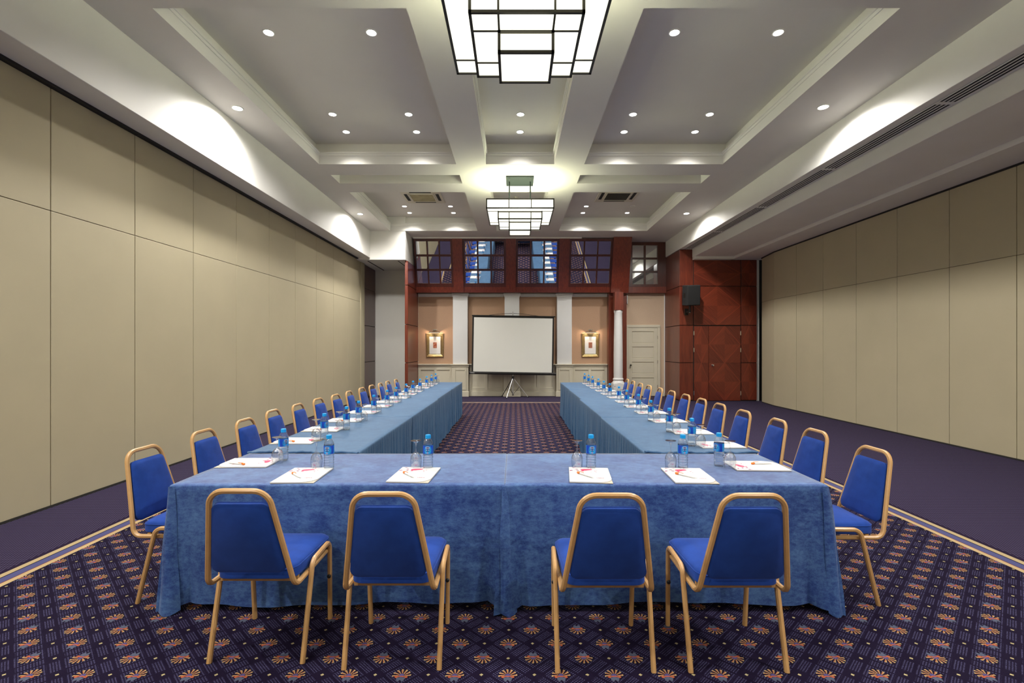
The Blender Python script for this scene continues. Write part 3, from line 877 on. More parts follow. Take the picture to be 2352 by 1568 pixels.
# ceiling cassettes
def cassette(cx, cy, label, dirty):
    t = thing('air_conditioner', label, 'air conditioner', (cx, cy, ZC), 0, 'ceiling cassettes')
    m = MB()
    m.box(-.47, .47, -.47, .47, -.02, 0, .008); pl = m.build('panel', M['cass'], t, smooth=0)
    m = MB(); m.box(-.27, .27, -.27, .27, -.032, -.018, .004)
    gr = m.build('grille', M['slot'] if dirty else M['cassdark'], t, smooth=0)
    n = 8 if dirty else 14
    for k in range(n):
        y = -.26 + (k + .5) * .52 / n
        m = MB(); m.box(-.265, .265, y - .009, y + .009, -.037, -.03, .002); m.build('louvre', M['cassdark'] if not dirty else M['bronze'], gr, smooth=0)
    m = MB()
    for s in (-1, 1): m.box(-.29, .29, s*.28 - .012, s*.28 + .012, -.04, -.018, .003); m.box(s*.28 - .012, s*.28 + .012, -.29, .29, -.04, -.018, .003)
    m.build('grille_frame', M['cass'], t, smooth=0)
    for s in (-1, 1):
        m = MB(); m.box(-.25, .25, s*.37 - .035, s*.37 + .035, -.024, -.019); m.build('outlet', M['slot'], t, smooth=0)
        m = MB(); m.box(s*.37 - .035, s*.37 + .035, -.25, .25, -.024, -.019); m.build('outlet', M['slot'], t, smooth=0)
cassette(-2.18, 11.50, 'square ceiling air conditioner with a tan closed grille in the far left coffer', False)
cassette(2.42, 11.40, 'square ceiling air conditioner with a dark louvred grille in the far right coffer', True)
t = thing('smoke_detector', 'small round smoke detector behind the hanging chandelier', 'detector', (0.03, 11.55, ZC))
m = MB(); m.lathe([(.055, 0), (.055, -.02), (.045, -.03)], 18, cap1=True); m.build('base', M['cass'], t, smooth=40)
m = MB(); m.lathe([(.04, -.028), (.038, -.05), (.02, -.062), (.001, -.064)], 18); m.build('sensor', M['cass'], t, smooth=40)

# ================================================================== LOUDSPEAKER
sp = thing('loudspeaker', 'black loudspeaker on a bracket high on the mahogany wall', 'speaker', (4.80, 13.45, 2.35))
m = MB(); m.box(-.185, .185, -.16, .16, -.275, .275, .012)
cabm = Matrix.Translation((.02, -.26, .565)) @ Euler((math.radians(7), math.radians(-2.5), math.radians(5))).to_matrix().to_4x4()
for v in m.bm.verts: v.co = cabm @ v.co
cab = m.build('cabinet', M['blackcloth'], sp, smooth=0)
m = MB(); m.box(-.172, .172, -.175, -.158, -.262, .262, .008)
for v in m.bm.verts: v.co = cabm @ v.co
m.build('front_grille', M['blackcloth'], sp, smooth=0)
m = MB(); m.box(-.188, -.184, -.04, .07, -.06, .06); m.box(-.188, -.184, .0, .03, -.16, -.12)
for v in m.bm.verts: v.co = cabm @ v.co
m.build('socket_plate', M['black'], cab, smooth=0)
m = MB(); m.rod((-.02, -.26, .10), (-.02, -.26, .30), .022, 12); m.box(-.05, .01, -.27, 0.0, .10, .15, .004); m.box(-.07, .03, -.012, 0.0, .04, .22, .004)
m.build('bracket', M['black'], sp)
m = MB(); m.lathe([(.001, 0), (.018, -.003), (.02, -.014), (.001, -.018)], 10, (-.02, -.26, .102)); m.build('bolt', M['chrome'], sp)

# ================================================================== PROJECTION SCREEN
ps = thing('projection_screen', 'white projection screen with black border on a tripod before the back wall', 'projection screen', (-.05, 14.30, 0))
RR = Matrix.Rotation(math.radians(0.95), 4, 'Y')
def roll(mm, c=(0, 0, 1.6)):
    T = Matrix.Translation(c) @ RR @ Matrix.Translation([-v for v in c])
    for v in mm.bm.verts: v.co = T @ v.co
m = MB(); m.box(-1.21, 1.21, -.004, .004, .76, 2.405); m.box(-1.212, -1.165, -.006, .004, .76, 2.405); roll(m); 
fab = m
fab2 = fab.build('border', M['black'], ps, smooth=0)
m = MB(); m.box(-1.162, 1.162, -.009, -.004, .765, 2.365); roll(m); m.build('fabric', M['screen'], ps, smooth=0)
m = MB(); m.box(-1.225, 1.245, -.025, .025, 2.405, 2.435, .006); roll(m); m.build('top_bar', M['black'], ps, smooth=0)
m = MB(); m.tube([(-1.28, 0, .725), (1.29, 0, .725)], .085, .075, ch=.3); roll(m); hs = m.build('housing', M['black'], ps)
m = MB(); m.box(-1.25, -1.12, -.046, -.043, .715, .735); roll(m); m.build('nameplate', M['alu'], hs, smooth=0)
m = MB(); m.tube([(-.72, 0, 2.435), (-.3, 0, 2.485), (0, 0, 2.50), (.3, 0, 2.485), (.75, 0, 2.43)], .010, .012); roll(m); m.build('hanger_rod', M['black'], ps)
m = MB(); m.rod((0, .03, .10), (0, .03, 2.52), .014, 10); m.box(-.015, .015, -.01, .04, 2.48, 2.55, .003); m.build('pole', M['alu'], ps)
m = MB(); m.box(-.035, .035, .0, .07, .56, .64, .008); m.lathe([(.03, .075), (.03, .10)], 12, (0, .03, 0), 0, True, True); m.build('hub', M['black'], ps)
for (fx, fy) in ((-.335, .27), (-.185, -.24), (.45, .05)):
    m = MB(); m.rod((0, .03, .60), (fx, fy, .012), .011, 8); lg = m.build('leg', M['alu'] if fx != -.335 else M['black'], ps)
    m = MB(); m.lathe([(.016, 0), (.016, .03), (.011, .035)], 10, (fx, fy, 0), 0, True); m.build('rubber_foot', M['rubber'], lg)
    q = Vector((fx, fy, .012)).lerp(Vector((0, .03, .60)), .55)
    m = MB(); m.rod((0, .03, .095), q, .006, 6); m.build('brace', M['black'], ps)

# ================================================================== PICTURES
def picture(cx, label, labL, art):
    t = thing('picture', label, 'picture', (cx, YW, 1.558), 0, 'gilt framed pictures')
    m = MB()
    for (o, i, d) in ((.266, .228, .045), (.236, .190, .028)):
        ho, hi = o + .093, i + .093
        m.bridge([[(-o, 0, -ho), (o, 0, -ho), (o, 0, ho), (-o, 0, ho)], [(-o, -d * .7, -ho), (o, -d * .7, -ho), (o, -d * .7, ho), (-o, -d * .7, ho)],
                  [(-(o+i)/2, -d, -(ho+hi)/2), ((o+i)/2, -d, -(ho+hi)/2), ((o+i)/2, -d, (ho+hi)/2), (-(o+i)/2, -d, (ho+hi)/2)],
                  [(-i, -d * .6, -hi), (i, -d * .6, -hi), (i, -d * .6, hi), (-i, -d * .6, hi)], [(-i, 0, -hi), (i, 0, -hi), (i, 0, hi), (-i, 0, hi)]], 0)
    m.build('frame', M['gold'], t, smooth=0)
    m = MB(); m.box(-.195, .195, -.012, -.006, -.29, .29); mt = m.build('mount', M['gold'], t, smooth=0)
    m = MB(); m.box(-.168, .168, -.016, -.011, -.265, .265); mt = m.build('mount', M['mat'], t, smooth=0)
    mt2, nt, b = new_mat('print_' + art)
    v = coord(nt, 'Object', (1, 1, 1)); n1 = noise(nt, v, 24 if art == 'a' else 40, 2)
    c1, c2 = ((0.50, 0.22, 0.12), (0.33, 0.05, 0.035)) if art == 'a' else ((0.26, 0.085, 0.05), (0.38, 0.16, 0.10))
    nt.links.new(mix(nt, ramp(nt, n1, .42, .58), c1, c2), b.inputs['Base Color'])
    m = MB(); m.box(-.055, .058, -.019, -.015, -.085, .09); m.build('print', mt2, mt, smooth=0)
    l = thing('picture_light', labL, 'lamp', (cx, YW, 1.99), 0, 'brass picture lights')
    m = MB(); m.box(-.06, .06, -.02, 0, .02, .055, .004); m.build('wall_plate', M['chrome'], l, smooth=0)
    m = MB()
    for x in (-.045, -.005): m.tube([(x, -.01, .035), (x, -.10, .05), (x, -.15, .0), (x, -.15, -.03)], .007, .007)
    m.build('arm', M['chrome'], l)
    m = MB(); m.tube([(-.165, -.15, -.038), (.165, -.15, -.038)], .035, .022, ch=.3); sh = m.build('shade', M['bronze'], l)
    m = MB(); m.box(-.15, .15, -.16, -.14, -.0525, -.049); m.build('tube_lamp', M['softlens'], sh, smooth=0)
    for x in (-.08, .08):
        spot('picture_lamp', (cx + x * 1.6, YW - .15, 1.925), W_PICT, C_PICT, 2.62, .35, .02, (cx + x * 4.5, YW - .01, 1.72))
picture(-2.446, 'gilt framed picture with a small red and tan print, left of the screen', 'slim picture light above the left gilt picture', 'a')
picture(2.325, 'gilt framed picture with a small dark brown print, right of the screen', 'slim picture light above the right gilt picture', 'b')

# ================================================================== TABLES AND CLOTHS
TZ = 0.72
def smoothstep(a, b, x):
    t = max(0.0, min(1.0, (x - a) / (b - a))); return t * t * (3 - 2 * t)
def cloth(name, label, group, x0, x1, y0, y1, skirts, mat, seed, z=TZ, fine=0.0, res=.045, hem=0.03, amp=0.012, pleat=9.0, push=(), corner=0.045, cat='tablecloth'):
    """skirts: set of sides ('f','b','l','r'); push: sides where the chairs press the cloth inward"""
    rnd = random.Random(seed)
    m = MB(); bm = m.bm
    nx = max(8, int((x1 - x0) / .045)); ny = max(8, int((y1 - y0) / res))
    ph = [rnd.uniform(0, 6.28) for _ in range(8)]
    def topz(x, y): return z + .0012 * math.sin(3.1 * x + ph[0]) * math.sin(4.3 * y + ph[1])
    e = .006
    grid = [[bm.verts.new((x0 + e + (x1 - x0 - 2*e) * i / nx, y0 + e + (y1 - y0 - 2*e) * j / ny, topz(i / nx * 2, j / ny * 2))) for j in range(ny + 1)] for i in range(nx + 1)]
    for i in range(nx):
        for j in range(ny): bm.faces.new((grid[i][j], grid[i+1][j], grid[i+1][j+1], grid[i][j+1]))
    # perimeter loop counter-clockwise from the front left corner
    loop = [(grid[i][0], 'f', i / nx) for i in range(nx)] + [(grid[nx][j], 'r', j / ny) for j in range(ny)] \
         + [(grid[i][ny], 'b', i / nx) for i in range(nx, 0, -1)] + [(grid[0][j], 'l', j / ny) for j in range(ny, 0, -1)]
    n = len(loop)
    nrm = {'f': Vector((0, -1, 0)), 'r': Vector((1, 0, 0)), 'b': Vector((0, 1, 0)), 'l': Vector((-1, 0, 0))}
    length = {'f': x1 - x0, 'b': x1 - x0, 'l': y1 - y0, 'r': y1 - y0}
    cn = {0: ('l', 'f'), nx: ('f', 'r'), nx + ny: ('r', 'b'), 2 * nx + ny: ('b', 'l')}
    levels = [0.0, .012, .05, .12, .2, .3, .4, .5, .6, z - hem]
    prev = [v for v, _, _ in loop]
    for li, dz in enumerate(levels):
        cur = []
        t = dz / (z - hem)
        for k, (v, side, s) in enumerate(loop):
            if k in cn: nv = (nrm[cn[k][0]] + nrm[cn[k][1]]); sides = cn[k]
            else: nv = nrm[side]; sides = (side,)
            on = all(q in skirts for q in sides) or (k in cn and any(q in skirts for q in sides))
            L = length[side]; pos = s * L; dist = min(pos, L - pos)
            out = e
            if li > 0: out += .003
            out += t * (.006 + amp * (math.sin(pos * pleat + ph[2]) * .6 + math.sin(pos * pleat * 2.3 + ph[3]) * .4 + .25 * math.sin(pos * pleat * 5.1 + ph[4])))
            out += fine * min(1.0, .25 + t) * (math.sin(pos * 88 + ph[6] + 2 * math.sin(pos * 7 + ph[1])) * .6 + math.sin(pos * 141 + ph[7]) * .5) if li > 1 else 0
            if k in cn:
                nv = nv * 1.0; out = e + .003 + t * corner if li > 0 else e
            else:
                out += t * corner * .75 * smoothstep(.09, 0.0, dist) - t * .028 * math.exp(-((dist - .10) / .035) ** 2) * (1 if corner > 0 else 0)
            if any(q in push for q in sides):
                w_ = 1.0 if k not in cn else .6
                if side in push and side in ('l', 'r'): w_ *= smoothstep(.02, .16, pos) if 'f' in skirts else 1.0
                if k in cn and 'f' in cn[k]: w_ = 0.0
                out -= .21 * smoothstep(.02, .22, dz) * w_
            zz = z - dz
            if li == 0: zz = z - .004
            if li == len(levels) - 1: zz += .010 * math.sin(pos * 3.3 + ph[5]) + .004 * math.sin(pos * 13 + ph[6]) - (.022 if k in cn else .018 * smoothstep(.08, 0, dist)) * (1 if corner > 0 else 0)
            zz = max(zz, .004)
            if not on:
                zz = max(z - .03, zz) if li < 3 else z - .03 - .0001 * li; out = min(out, e + .002)
            bx, by = v.co.x, v.co.y
            cur.append(bm.verts.new((bx + nv.x * out, by + nv.y * out, zz)))
        for k in range(n):
            bm.faces.new((prev[k], cur[k], cur[(k + 1) % n], prev[(k + 1) % n]))
        prev = cur
    o = m.build(name, mat, None, smooth=60)
    o['label'] = label; o['category'] = cat; o['group'] = group
    return o
def table(x0, x1, y0, y1, label, z=TZ):
    t = thing('banquet_table', label, 'table', ((x0 + x1) / 2, (y0 + y1) / 2, 0), 0, 'folding tables under the cloths')
    hx, hy = (x1 - x0) / 2 - .03, (y1 - y0) / 2 - .03
    m = MB(); m.box(-hx, hx, -hy, hy, z - .034, z - .004, .004); m.build('tabletop', M['board'], t, smooth=0)
    lx, ly = (hx - .12, hy - .25) if hx > hy else (hx - .25, hy - .12)
    if hx > hy: lx, ly = hx - .25, hy - .20
    for sx in (-1, 1):
        for sy in (-1, 1):
            m = MB(); m.rod((sx*lx, sy*ly, 0), (sx*lx, sy*ly, z - .034), .015, 8); m.build('leg', M['black'], t)
cl_g = 'blue tablecloths'
cloth('tablecloth', 'mottled blue velour tablecloth on the left front table, hanging to the carpet', cl_g, -1.955, -.0585, 2.744, 3.555, {'f', 'l', 'r'}, M['cloth'], 1, push=('l',), amp=.010, pleat=5.5, hem=.045)
cloth('tablecloth', 'mottled blue velour tablecloth on the right front table, hanging to the carpet', cl_g, -.0545, 1.775, 2.744, 3.555, {'f', 'l', 'r'}, M['cloth'], 2, push=('r',), amp=.010, pleat=5.0, hem=.045, corner=.06)
# folded corners of the two front cloths and the thick rolled edge of the row cloths
cl = [o for o in COL.objects if o.name.startswith('tablecloth')]
def flap(parent, top, bot, fwd, seed):
    rnd = random.Random(seed); rows = []
    for k in range(15):
        t = k / 14; z = .712 - t * (.712 - .012)
        xa = top[0] + (bot[0] - top[0]) * t ** .85; xb = top[1] + (bot[1] - top[1]) * t ** .85
        row = []
        for c in range(7):
            u = c / 6
            d = fwd * (.25 + .75 * t) * (1 - abs(u - .42) / .58) ** .7 if abs(u - .42) < .58 else 0
            row.append((xa + (xb - xa) * u + .003 * math.sin(9 * t + c), 2.735 - d - .010 * t, z + (.012 * math.sin(u * 5 + seed) if k == 14 else 0)))
        rows.append(row)
    m = MB(); m.bridge(rows, 0, False); m.build('corner_fold', M['cloth'], parent, smooth=60)
flap(cl[0], (-.072, -.048), (-.098, .012), .055, 1)
flap(cl[0], (-1.957, -1.925), (-2.0, -1.885), .045, 2)
flap(cl[1], (1.735, 1.778), (1.755, 1.862), .055, 3)
table(-1.945, -.072, 2.754, 3.545, 'folding table hidden under the left front mottled cloth')
table(-.040, 1.765, 2.754, 3.545, 'folding table hidden under the right front mottled cloth')
ysL = [3.565, 5.41, 7.20, 8.93, 10.68]; ysR = [3.565, 5.35, 7.18, 8.90, 10.62]
nth = ['nearest', 'second', 'third', 'farthest']
for k in range(4):
    s = {'r', 'l'} | ({'b'} if k == 3 else set())
    dx = [0, .008, -.006, .004][k]
    cloth('tablecloth', 'plain blue tablecloth with hanging sides, %s table of the left row' % nth[k], cl_g, -1.965 + dx, -1.145 + dx - .006 * k, ysL[k], ysL[k+1] - .012, s, M['cloth2'], 11 + k, z=TZ + .006 + .002 * (k % 2), hem=.02, amp=.016, pleat=13, push=('l',), corner=-.035, fine=.009, res=.012)
    cloth('tablecloth', 'plain blue tablecloth with hanging sides, %s table of the right row' % nth[k], cl_g, .955 - dx + .018 * k, 1.785 - dx, ysR[k], ysR[k+1] - .012, s, M['cloth2'], 21 + k, z=TZ + .006 + .002 * (k % 2), hem=.02, amp=.016, pleat=13, push=('r',), corner=-.035, fine=.009, res=.012)
    if k == 0:
        for xa, xz in ((-1.965, -1.15), (.96, 1.785)):
            par = [o for o in COL.objects if o.name.startswith('tablecloth') and not o.parent][-2 if xa < 0 else -1]
            pts = []
            for q in range(41):
                x = xa + (xz - xa) * q / 40
                pts.append((x, 3.556 + .004 * math.sin(q * .9) + .003 * math.sin(q * 2.3), .7265 + .004 * math.sin(q * .5 + xa) + .002 * math.sin(q * 1.7)))
            m = MB(); m.tube(pts, .022, .017, ch=.3); m.build('rolled_edge', M['cloth2'], par)
    table(-1.955 + dx, -1.155 + dx - .006*k, ysL[k] + .01, ysL[k+1] - .022, 'folding table hidden under the %s cloth of the left row' % nth[k])
    table(.965 - dx + .018*k, 1.775 - dx, ysR[k] + .01, ysR[k+1] - .022, 'folding table hidden under the %s cloth of the right row' % nth[k])

# ================================================================== CHAIRS
def make_chair():
    t = thing('banquet_chair', '', 'chair')
    fab, fr = M['chairfab'], M['frame']
    TW, TH = .024, .022
    # seat
    def pillow(m, outline, place, th, puff, ins=(.0, .0, .012, .03, .10), mi=0):
        cx = sum(p[0] for p in outline) / len(outline); cy = sum(p[1] for p in outline) / len(outline)
        def inset(d):
            r = []
            for p in outline:
                v = Vector((p[0] - cx, p[1] - cy)); L = v.length
                r.append((cx + v.x * (1 - d / L), cy + v.y * (1 - d / L)))
            return r
        hs = (0.0, th * .72, th * .92, th, th + puff)
        rings = [[place(p[0], p[1], 0.0) for p in inset(.012)]] + [[place(p[0], p[1], h if h else .006) for p in inset(d)] for d, h in zip(ins, hs)]
        m.bridge(rings, mi, True, True, True)
    seat_o = rounded([(-.188, -.200), (.188, -.200), (.206, .225), (-.206, .225)], .055)
    m = MB(); pillow(m, seat_o, lambda x, y, h: (x, y, .400 + h), .066, .010); seat = m.build('seat', fab, t, smooth=50)
    m = MB(); m.tube([(p[0] * .995, p[1] * .995, .4485) for p in seat_o], .005, .005, closed=True); m.build('piping', fab, seat)
    # backrest: leaning plane through (y=-.225,z=.385) and (y=-.335,z=.86)
    B, T_ = Vector((0, -.225, .385)), Vector((0, -.335, .86)); up = (T_ - B).normalized(); fw = Vector((0, up.z, -up.y))
    def bp(x, s, d): return (Vector((x, 0, 0)) + B + up * s + fw * d)[:]
    back_o = rounded([(-.177, .075), (.177, .075), (.127, .425), (-.127, .425)], .035)
    m = MB(); pillow(m, back_o, lambda x, s, h: bp(x, s, h - .010), .036, .010); bk = m.build('backrest', fab, t, smooth=50)
    m = MB(); m.tube([bp(p[0] * 1.0, p[1], .012) for p in back_o], .004, .004, closed=True); m.build('piping', fab, bk)
    # back frame
    path = fillet([(.197, .17, .386), (.203, -.228, .386), (.130, -.335, .86), (-.130, -.335, .86), (-.203, -.228, .386), (-.197, .17, .386)], [.055, .075, .075, .055], 7)
    m = MB(); m.tube(path, TW, TH, up=(0, 0, 1), ch=.28); m.build('back_frame', fr, t, smooth=30)
    for s in (-1, 1):
        full = fillet([(s*.222, -.190, 0), (s*.224, -.080, .44), (s*.214, .165, .44), (s*.208, .190, 0)], [.05, .05], 6)
        pts = [Vector(p) for p in full]
        midk = len(pts) // 2
        mid = (pts[midk - 1] + pts[midk]) / 2
        m = MB(); m.tube(pts[:midk] + [mid], TW, TH, up=(s, 0, 0), ch=.28); m.build('leg', fr, t, smooth=30)
        m = MB(); m.tube([mid] + pts[midk:], TW, TH, up=(s, 0, 0), ch=.28); fl = m.build('leg', fr, t, smooth=30)
        m = MB(); c = Vector((s*.2112, .176, .245))
        m.lathe([(.011, 0), (.011, .004), (.007, .009), (.001, .010)], 10)
        for v in m.bm.verts: v.co = Vector((c.x + v.co.x, c.y - .011 - v.co.z, c.z + v.co.y))
        m.build('buffer', M['rubber'], fl)
    for ya in (-.16, .11):
        m = MB(); m.box(-.185, .185, ya, ya + .02, .376, .399); m.build('cross_bar', fr, t, smooth=0)
    return t
chair0 = make_chair()
used = False
def place_chair(x, y, rz, label, group):
    global used
    if not used:
        used = True; chair0.location = (x, y, 0); chair0.rotation_euler = (0, 0, rz); chair0['label'] = label; chair0['group'] = group; return chair0
    return copy_tree(chair0, (x, y, 0), rz, label, group)
front = [(-1.229, 2.485, 0, 'leftmost'), (-.573, 2.440, 0, 'second from the left'), (.42, 2.420, .0, 'third from the left'), (1.035, 2.420, 0, 'rightmost')]
for x, y, r, w in front:
    place_chair(x, y, r, 'blue chair with its back to the viewer, %s of the front four' % w, 'chairs at the front table')
LCH = [(-2.34, 3.05), (-2.367, 3.68), (-2.37, 4.25), (-2.43, 4.866), (-2.41, 5.38), (-2.42, 5.95), (-2.387, 6.44), (-2.38, 6.96), (-2.38, 7.53), (-2.38, 8.05), (-2.365, 8.53), (-2.366, 9.02), (-2.336, 9.535)]
RCH = [(2.25, 3.03), (2.30, 3.69), (2.31, 4.25), (2.29, 4.83), (2.295, 5.40), (2.30, 5.94), (2.293, 6.47), (2.278, 7.0), (2.258, 7.52), (2.22, 7.99), (2.21, 8.49), (2.22, 9.07), (2.228, 9.58)]
rc = random.Random(3)
def pos_word(k, n, side): 
    return ('nearest the camera' if k == 0 else 'farthest from the camera' if k == n - 1 else '%s from the camera' % ordinal(k + 1))
for k, (x, y) in enumerate(LCH):
    place_chair(x + .325, y, -PI/2 + rc.uniform(-.04, .04), 'blue tan-framed chair of the left row, %s' % pos_word(k, 13, 'l'), 'chairs of the left row')
for k, (x, y) in enumerate(RCH):
    place_chair(x - .325, y, PI/2 + rc.uniform(-.04, .04), 'blue tan-framed chair of the right row, %s' % pos_word(k, 13, 'r'), 'chairs of the right row')

# ================================================================== TABLE SETTINGS
def make_bottle():
    t = thing('water_bottle', '', 'bottle')
    prof = [(.001, .004), (.018, .002), (.026, .0), (.030, .004), (.0315, .014)]
    for k in range(4):
        z = .028 + k * .016
        prof += [(.0318, z - .006), (.0323, z - .002), (.0292, z + .004), (.0294, z + .006)]
    prof += [(.0318, .088), (.0320, .096), (.0312, .100), (.0312, .150), (.0318, .154), (.0312, .160), (.028, .172), (.021, .184), (.015, .191), (.0135, .196)]
    m = MB(); m.lathe(prof, 24); m.build('body', M['pet'], t, smooth=60)
    wp = [(.001, .006), (.024, .004), (.029, .008), (.0302, .014)]
    for k in range(4):
        z = .028 + k * .016
        wp += [(.0308, z - .004), (.0282, z + .005)]
    wp += [(.0305, .09), (.0305, .155), (.001, .1552)]
    m = MB(); m.lathe(wp, 24); m.build('water', M['water'], t, smooth=60)
    m = MB(); m.lathe([(.0170, .194), (.0173, .199), (.0173, .212), (.0165, .2165), (.012, .218), (.001, .218)], 20, cap0=True); m.build('cap', M['cap'], t, smooth=40)
    m = MB(); m.lathe([(.0322, .099), (.0324, .0995), (.0324, .1505), (.0322, .151)], 32); lb = m.build('label', M['label'], t, smooth=60)
    # printed lettering wrapped round the label, facing -Y
    m = MB(); R = .0327
    def wrap(x, z, d=0): a = x / R; return ((R + d) * math.sin(a), -(R + d) * math.cos(a), z)
    def ell(cx, cz, rx, rz, d, mi, n=18):
        c = m.bm.verts.new(wrap(cx, cz, d)); r = [m.bm.verts.new(wrap(cx + rx * math.cos(2*PI*k/n), cz + rz * math.sin(2*PI*k/n), d)) for k in range(n)]
        for k in range(n): f = m.bm.faces.new((c, r[k], r[(k+1) % n])); f.material_index = mi
    ell(0, .139, .0135, .0078, .0001, 0); ell(0, .139, .0120, .0064, .0002, 1)
    ell(0, .1235, .0165, .0085, .0001, 1)
    def put(body, size, cz, mi, d):
        for tri in text_mesh(body, size, None):
            f = m.bm.faces.new([m.bm.verts.new(wrap(p[0], cz + p[1], d)) for p in tri]); f.material_index = mi
    put('Nestlé', .0072, .139, 0, .0003); put('Pure Life', .0066, .1235, 0, .0003)
    ell(.0, .1065, .005, .0028, .0002, 2)
    m.build('lettering', [M['lwhite'], M['lnavy'], M['lred']], lb, smooth=0)
    m = MB()
    for k in range(7):
        x = .068 + k * .002; m.face([wrap(x, .103, .0002), wrap(x + .001, .103, .0002), wrap(x + .001, .110, .0002), wrap(x, .110, .0002)], 0)
    m.build('barcode', [M['lwhite']], lb, smooth=0)
    return t
def make_glass():
    t = thing('wine_glass', '', 'glass')
    m = MB()
    m.lathe([(.0330, .001), (.0352, .02), (.0372, .042), (.0365, .058), (.0325, .076), (.0245, .090), (.0145, .098), (.0075, .103)], 28)
    m.lathe([(.0318, .001), (.0340, .02), (.0360, .042), (.0352, .058), (.0312, .0755), (.0235, .0885), (.0135, .095), (.001, .0965)], 28)
    m.lathe([(.0330, .001), (.0318, .001)], 28)
    m.build('bowl', M['glass'], t, smooth=60)
    m = MB(); m.lathe([(.0075, .103), (.0048, .110), (.0042, .125), (.0046, .140), (.007, .156), (.012, .165)], 16); m.build('stem', M['glass'], t, smooth=60)
    m = MB(); m.lathe([(.012, .165), (.022, .171), (.0335, .1745), (.034, .1755), (.0335, .1765), (.02, .1755), (.001, .1745)], 28); m.build('foot', M['glass'], t, smooth=60)
    return t
PW, PL = .246, .335
def make_pad():
    t = thing('notepad', '', 'notepad')
    m = MB(); m.box(-PW/2, PW/2, -PL/2, PL/2, 0, .003); m.build('backing_card', M['board'], t, smooth=0)
    o = [(-PW/2, -PL/2)]
    R = .085
    for k in range(9):
        a = -PI/2 + (PI/2) * k / 8
        o.append((PW/2 - R + R * math.cos(a), -PL/2 + R + R * math.sin(a)))
    o += [(PW/2, PL/2), (-PW/2, PL/2)]
    m = MB(); m.bridge([[(x, y, .003) for x, y in o], [(x, y, .0075) for x, y in o]], 0, True, False, True)
    cv = m.build('cover', M['paper'], t, smooth=0)
    m = MB(); zz = .0079
    def blob(cx, cy, rx, ry, mi, n=9, ph=0.0):
        pts = []
        for k in range(n):
            a = 2 * PI * k / n; r = 1 + .22 * math.sin(2 * a + ph) + .12 * math.sin(3 * a + ph * 2)
            pts.append((cx + rx * r * math.cos(a), cy + ry * r * math.sin(a), zz))
        f = m.face(pts, mi)
    blob(-.018, .108, .034, .022, 0, 12, .4)
    rb = random.Random(5)
    for k in range(26):
        fx = rb.uniform(-.118, .05); fy = .125 + rb.uniform(-.075, .036) - max(0, fx + .02) * .2
        if abs(fx + .018) < .045 and abs(fy - .108) < .03: continue
        s = rb.choice((.002, .003, .004, .006, .009)) * (1.0 if fx < -.03 else .6)
        blob(fx, fy, s * 1.1, s, rb.choice((0, 1, 1)), 7, rb.uniform(0, 6))
    for (fx, fy, s) in ((-.075, .115, .008), (-.110, .085, .009), (-.07, .085, .008), (-.095, .15, .007)): blob(fx, fy, s, s, 1, 8, fx * 50)
    for tri in text_mesh('VERA', .020, None):
        f = m.face([(p[0] + .058, p[1] - .078, zz) for p in tri], 3)
    for r_, (n, w) in enumerate(((5, .045), (13, .085))):
        for k in range(n):
            x = .058 - w / 2 + (k + .5) * w / n
            m.box(x - .002, x + .0015, -.108 - r_ * .012, -.103 - r_ * .012, zz - .0002, zz, 0, 2)
    m.build('print', [M['pink'], M['plum'], M['greyink'], M['wine']], cv, smooth=0)
    return t
def make_pen():
    t = thing('ballpoint_pen', '', 'pen')
    def lat(mm, prof, n=12):
        mm.lathe(prof, n)
        for v in mm.bm.verts: v.co = Vector((v.co.x, v.co.z, v.co.y + .0062))
    m = MB(); lat(m, [(.0012, -.072), (.0035, -.060), (.0055, -.045), (.0060, 0.0), (.0056, .045), (.0050, .05)]); m.build('barrel', M['whiteplastic'], t, smooth=50)
    m = MB(); lat(m, [(.0054, .052), (.0066, .058), (.0072, .068), (.0058, .073), (.001, .074)]); m.build('push_button', M['orange'], t, smooth=50)
    m = MB(); m.tube([(.004, .060, .0132), (.005, .045, .0142), (.004, .022, .0128)], .0042, .0022, up=(0, 0, 1)); m.build('clip', M['orange'], t)
    return t
bottle0, glass0, pad0, pen0 = make_bottle(), make_glass(), make_pad(), make_pen()
first = set()
def put(src, x, y, z, rz, label, group):
    if src.name not in first:
        first.add(src.name); src.location = (x, y, z); src.rotation_euler = (0, 0, rz); src['label'] = label; src['group'] = group; return src
    return copy_tree(src, (x, y, z), rz, label, group)
rs = random.Random(9)
Z0 = TZ + .0018
def setting(bx, by, gx, gy, padx, pady, padr, side, where, z, pen=(0.0, -.02, .6)):
    brot = {'f': rs.uniform(-.1, .1), 'l': 1.15 + rs.uniform(-.25, .3), 'r': -1.25 + rs.uniform(-.3, .25)}[side]
    put(bottle0, bx, by, z, brot, 'blue-capped water bottle, %s' % where, 'water bottles')
    put(glass0, gx, gy, z, 0, 'upturned stemmed glass, %s' % where, 'upturned glasses')
    put(pad0, padx, pady, z, padr, 'white notepad with pink drops, %s' % where, 'notepads')
    c, s = math.cos(padr), math.sin(padr)
    put(pen0, padx + c * pen[0] - s * pen[1], pady + s * pen[0] + c * pen[1], z + .0082, padr + pen[2], 'white and orange pen on the notepad, %s' % where, 'pens')
fw_ = ['at the leftmost front chair', 'at the second front chair from the left', 'at the third front chair from the left', 'at the rightmost front chair']
FS = [(-1.188, 3.073, -1.277, 3.096, -1.278, 2.927, .03), (-.555, 3.08, -.637, 3.10, -.607, 2.937, -.06), (.491, 3.085, .404, 3.105, .455, 2.93, -.10), (1.081, 3.085, 1.008, 3.10, 1.05, 2.918, -.045)]
for (bx, by, gx, gy, px_, py_, r), w in zip(FS, fw_):
    setting(bx, by + .02, gx, gy + .02, px_, py_, r, 'f', w, Z0, (-.025, -.04, .72))
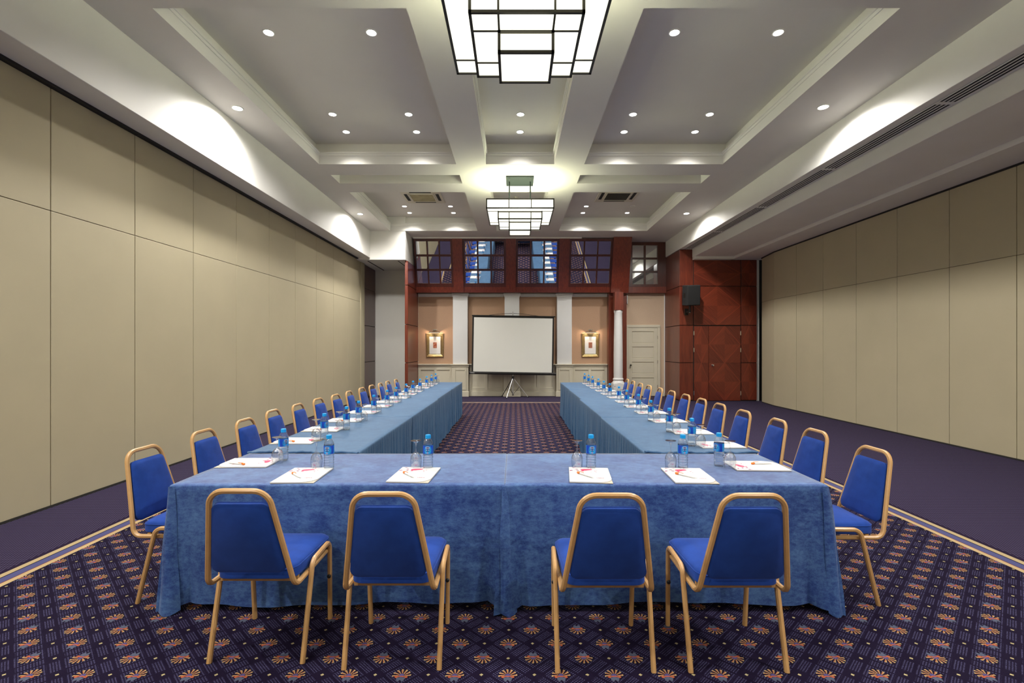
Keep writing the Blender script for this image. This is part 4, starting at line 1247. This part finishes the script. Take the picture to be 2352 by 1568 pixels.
LB = [(-1.59, 3.325), (-1.594, 4.05), (-1.573, 4.524), (-1.613, 5.0), (-1.631, 5.60), (-1.643, 6.233), (-1.644, 6.71), (-1.646, 7.337), (-1.673, 7.965), (-1.656, 8.463), (-1.672, 9.19), (-1.66, 9.663), (-1.658, 10.15)]
LP = [(-1.775, 3.24), (-1.785, 3.97), (-1.785, 4.53), (-1.785, 5.09), (-1.785, 5.70), (-1.785, 6.29), (-1.785, 6.77), (-1.785, 7.35), (-1.785, 7.90), (-1.785, 8.42), (-1.785, 9.12), (-1.785, 9.60), (-1.785, 10.10)]
LG = [(.0, -.085), (-.045, -.06), (-.045, -.055), (.035, .07), (.035, .065), (.03, .065), (.03, .065), (.03, .065), (.03, .065), (.03, .065), (.03, .065), (.03, .065), (.03, .065)]
RB = [(1.339, 3.166), (1.386, 3.78), (1.411, 4.406), (1.425, 5.06), (1.46, 5.696), (1.451, 6.25), (1.468, 6.795), (1.46, 7.41), (1.466, 7.94), (1.48, 8.53), (1.474, 9.14), (1.48, 9.66), (1.479, 10.2)]
RP = [(1.573, 3.155)] + [(1.60, y) for y in (3.81, 4.395, 5.05, 5.68, 6.25, 6.80, 7.41, 7.95, 8.53, 9.13, 9.65, 10.17)]
RG = [(.048, -.055)] + [(.048, -.058)] * 12
def ztab(y, ys):
    if y < ys[0]: return Z0
    k = max(i for i in range(4) if y >= ys[i]); return TZ + .006 + .002 * (k % 2) + .0016
for k in range(13):
    (bx, by), (px_, py_), (gx, gy) = LB[k], LP[k], LG[k]
    wrd = '%s place of the left row' % ('nearest' if k == 0 else 'farthest' if k == 12 else ordinal(k + 1))
    setting(bx, by, bx + gx, by + gy, px_, py_, -PI/2 + rs.uniform(-.05, .05), 'l', wrd, ztab(by, ysL), (.055, -.06, -.35 + rs.uniform(-.2, .2)))
    (bx, by), (px_, py_), (gx, gy) = RB[k], RP[k], RG[k]
    wrd = '%s place of the right row' % ('nearest' if k == 0 else 'farthest' if k == 12 else ordinal(k + 1))
    setting(bx, by, bx + gx, by + gy, px_, py_, PI/2 + rs.uniform(-.05, .05), 'r', wrd, ztab(by, ysR), (.03, -.055, .12 + rs.uniform(-.25, .25)))
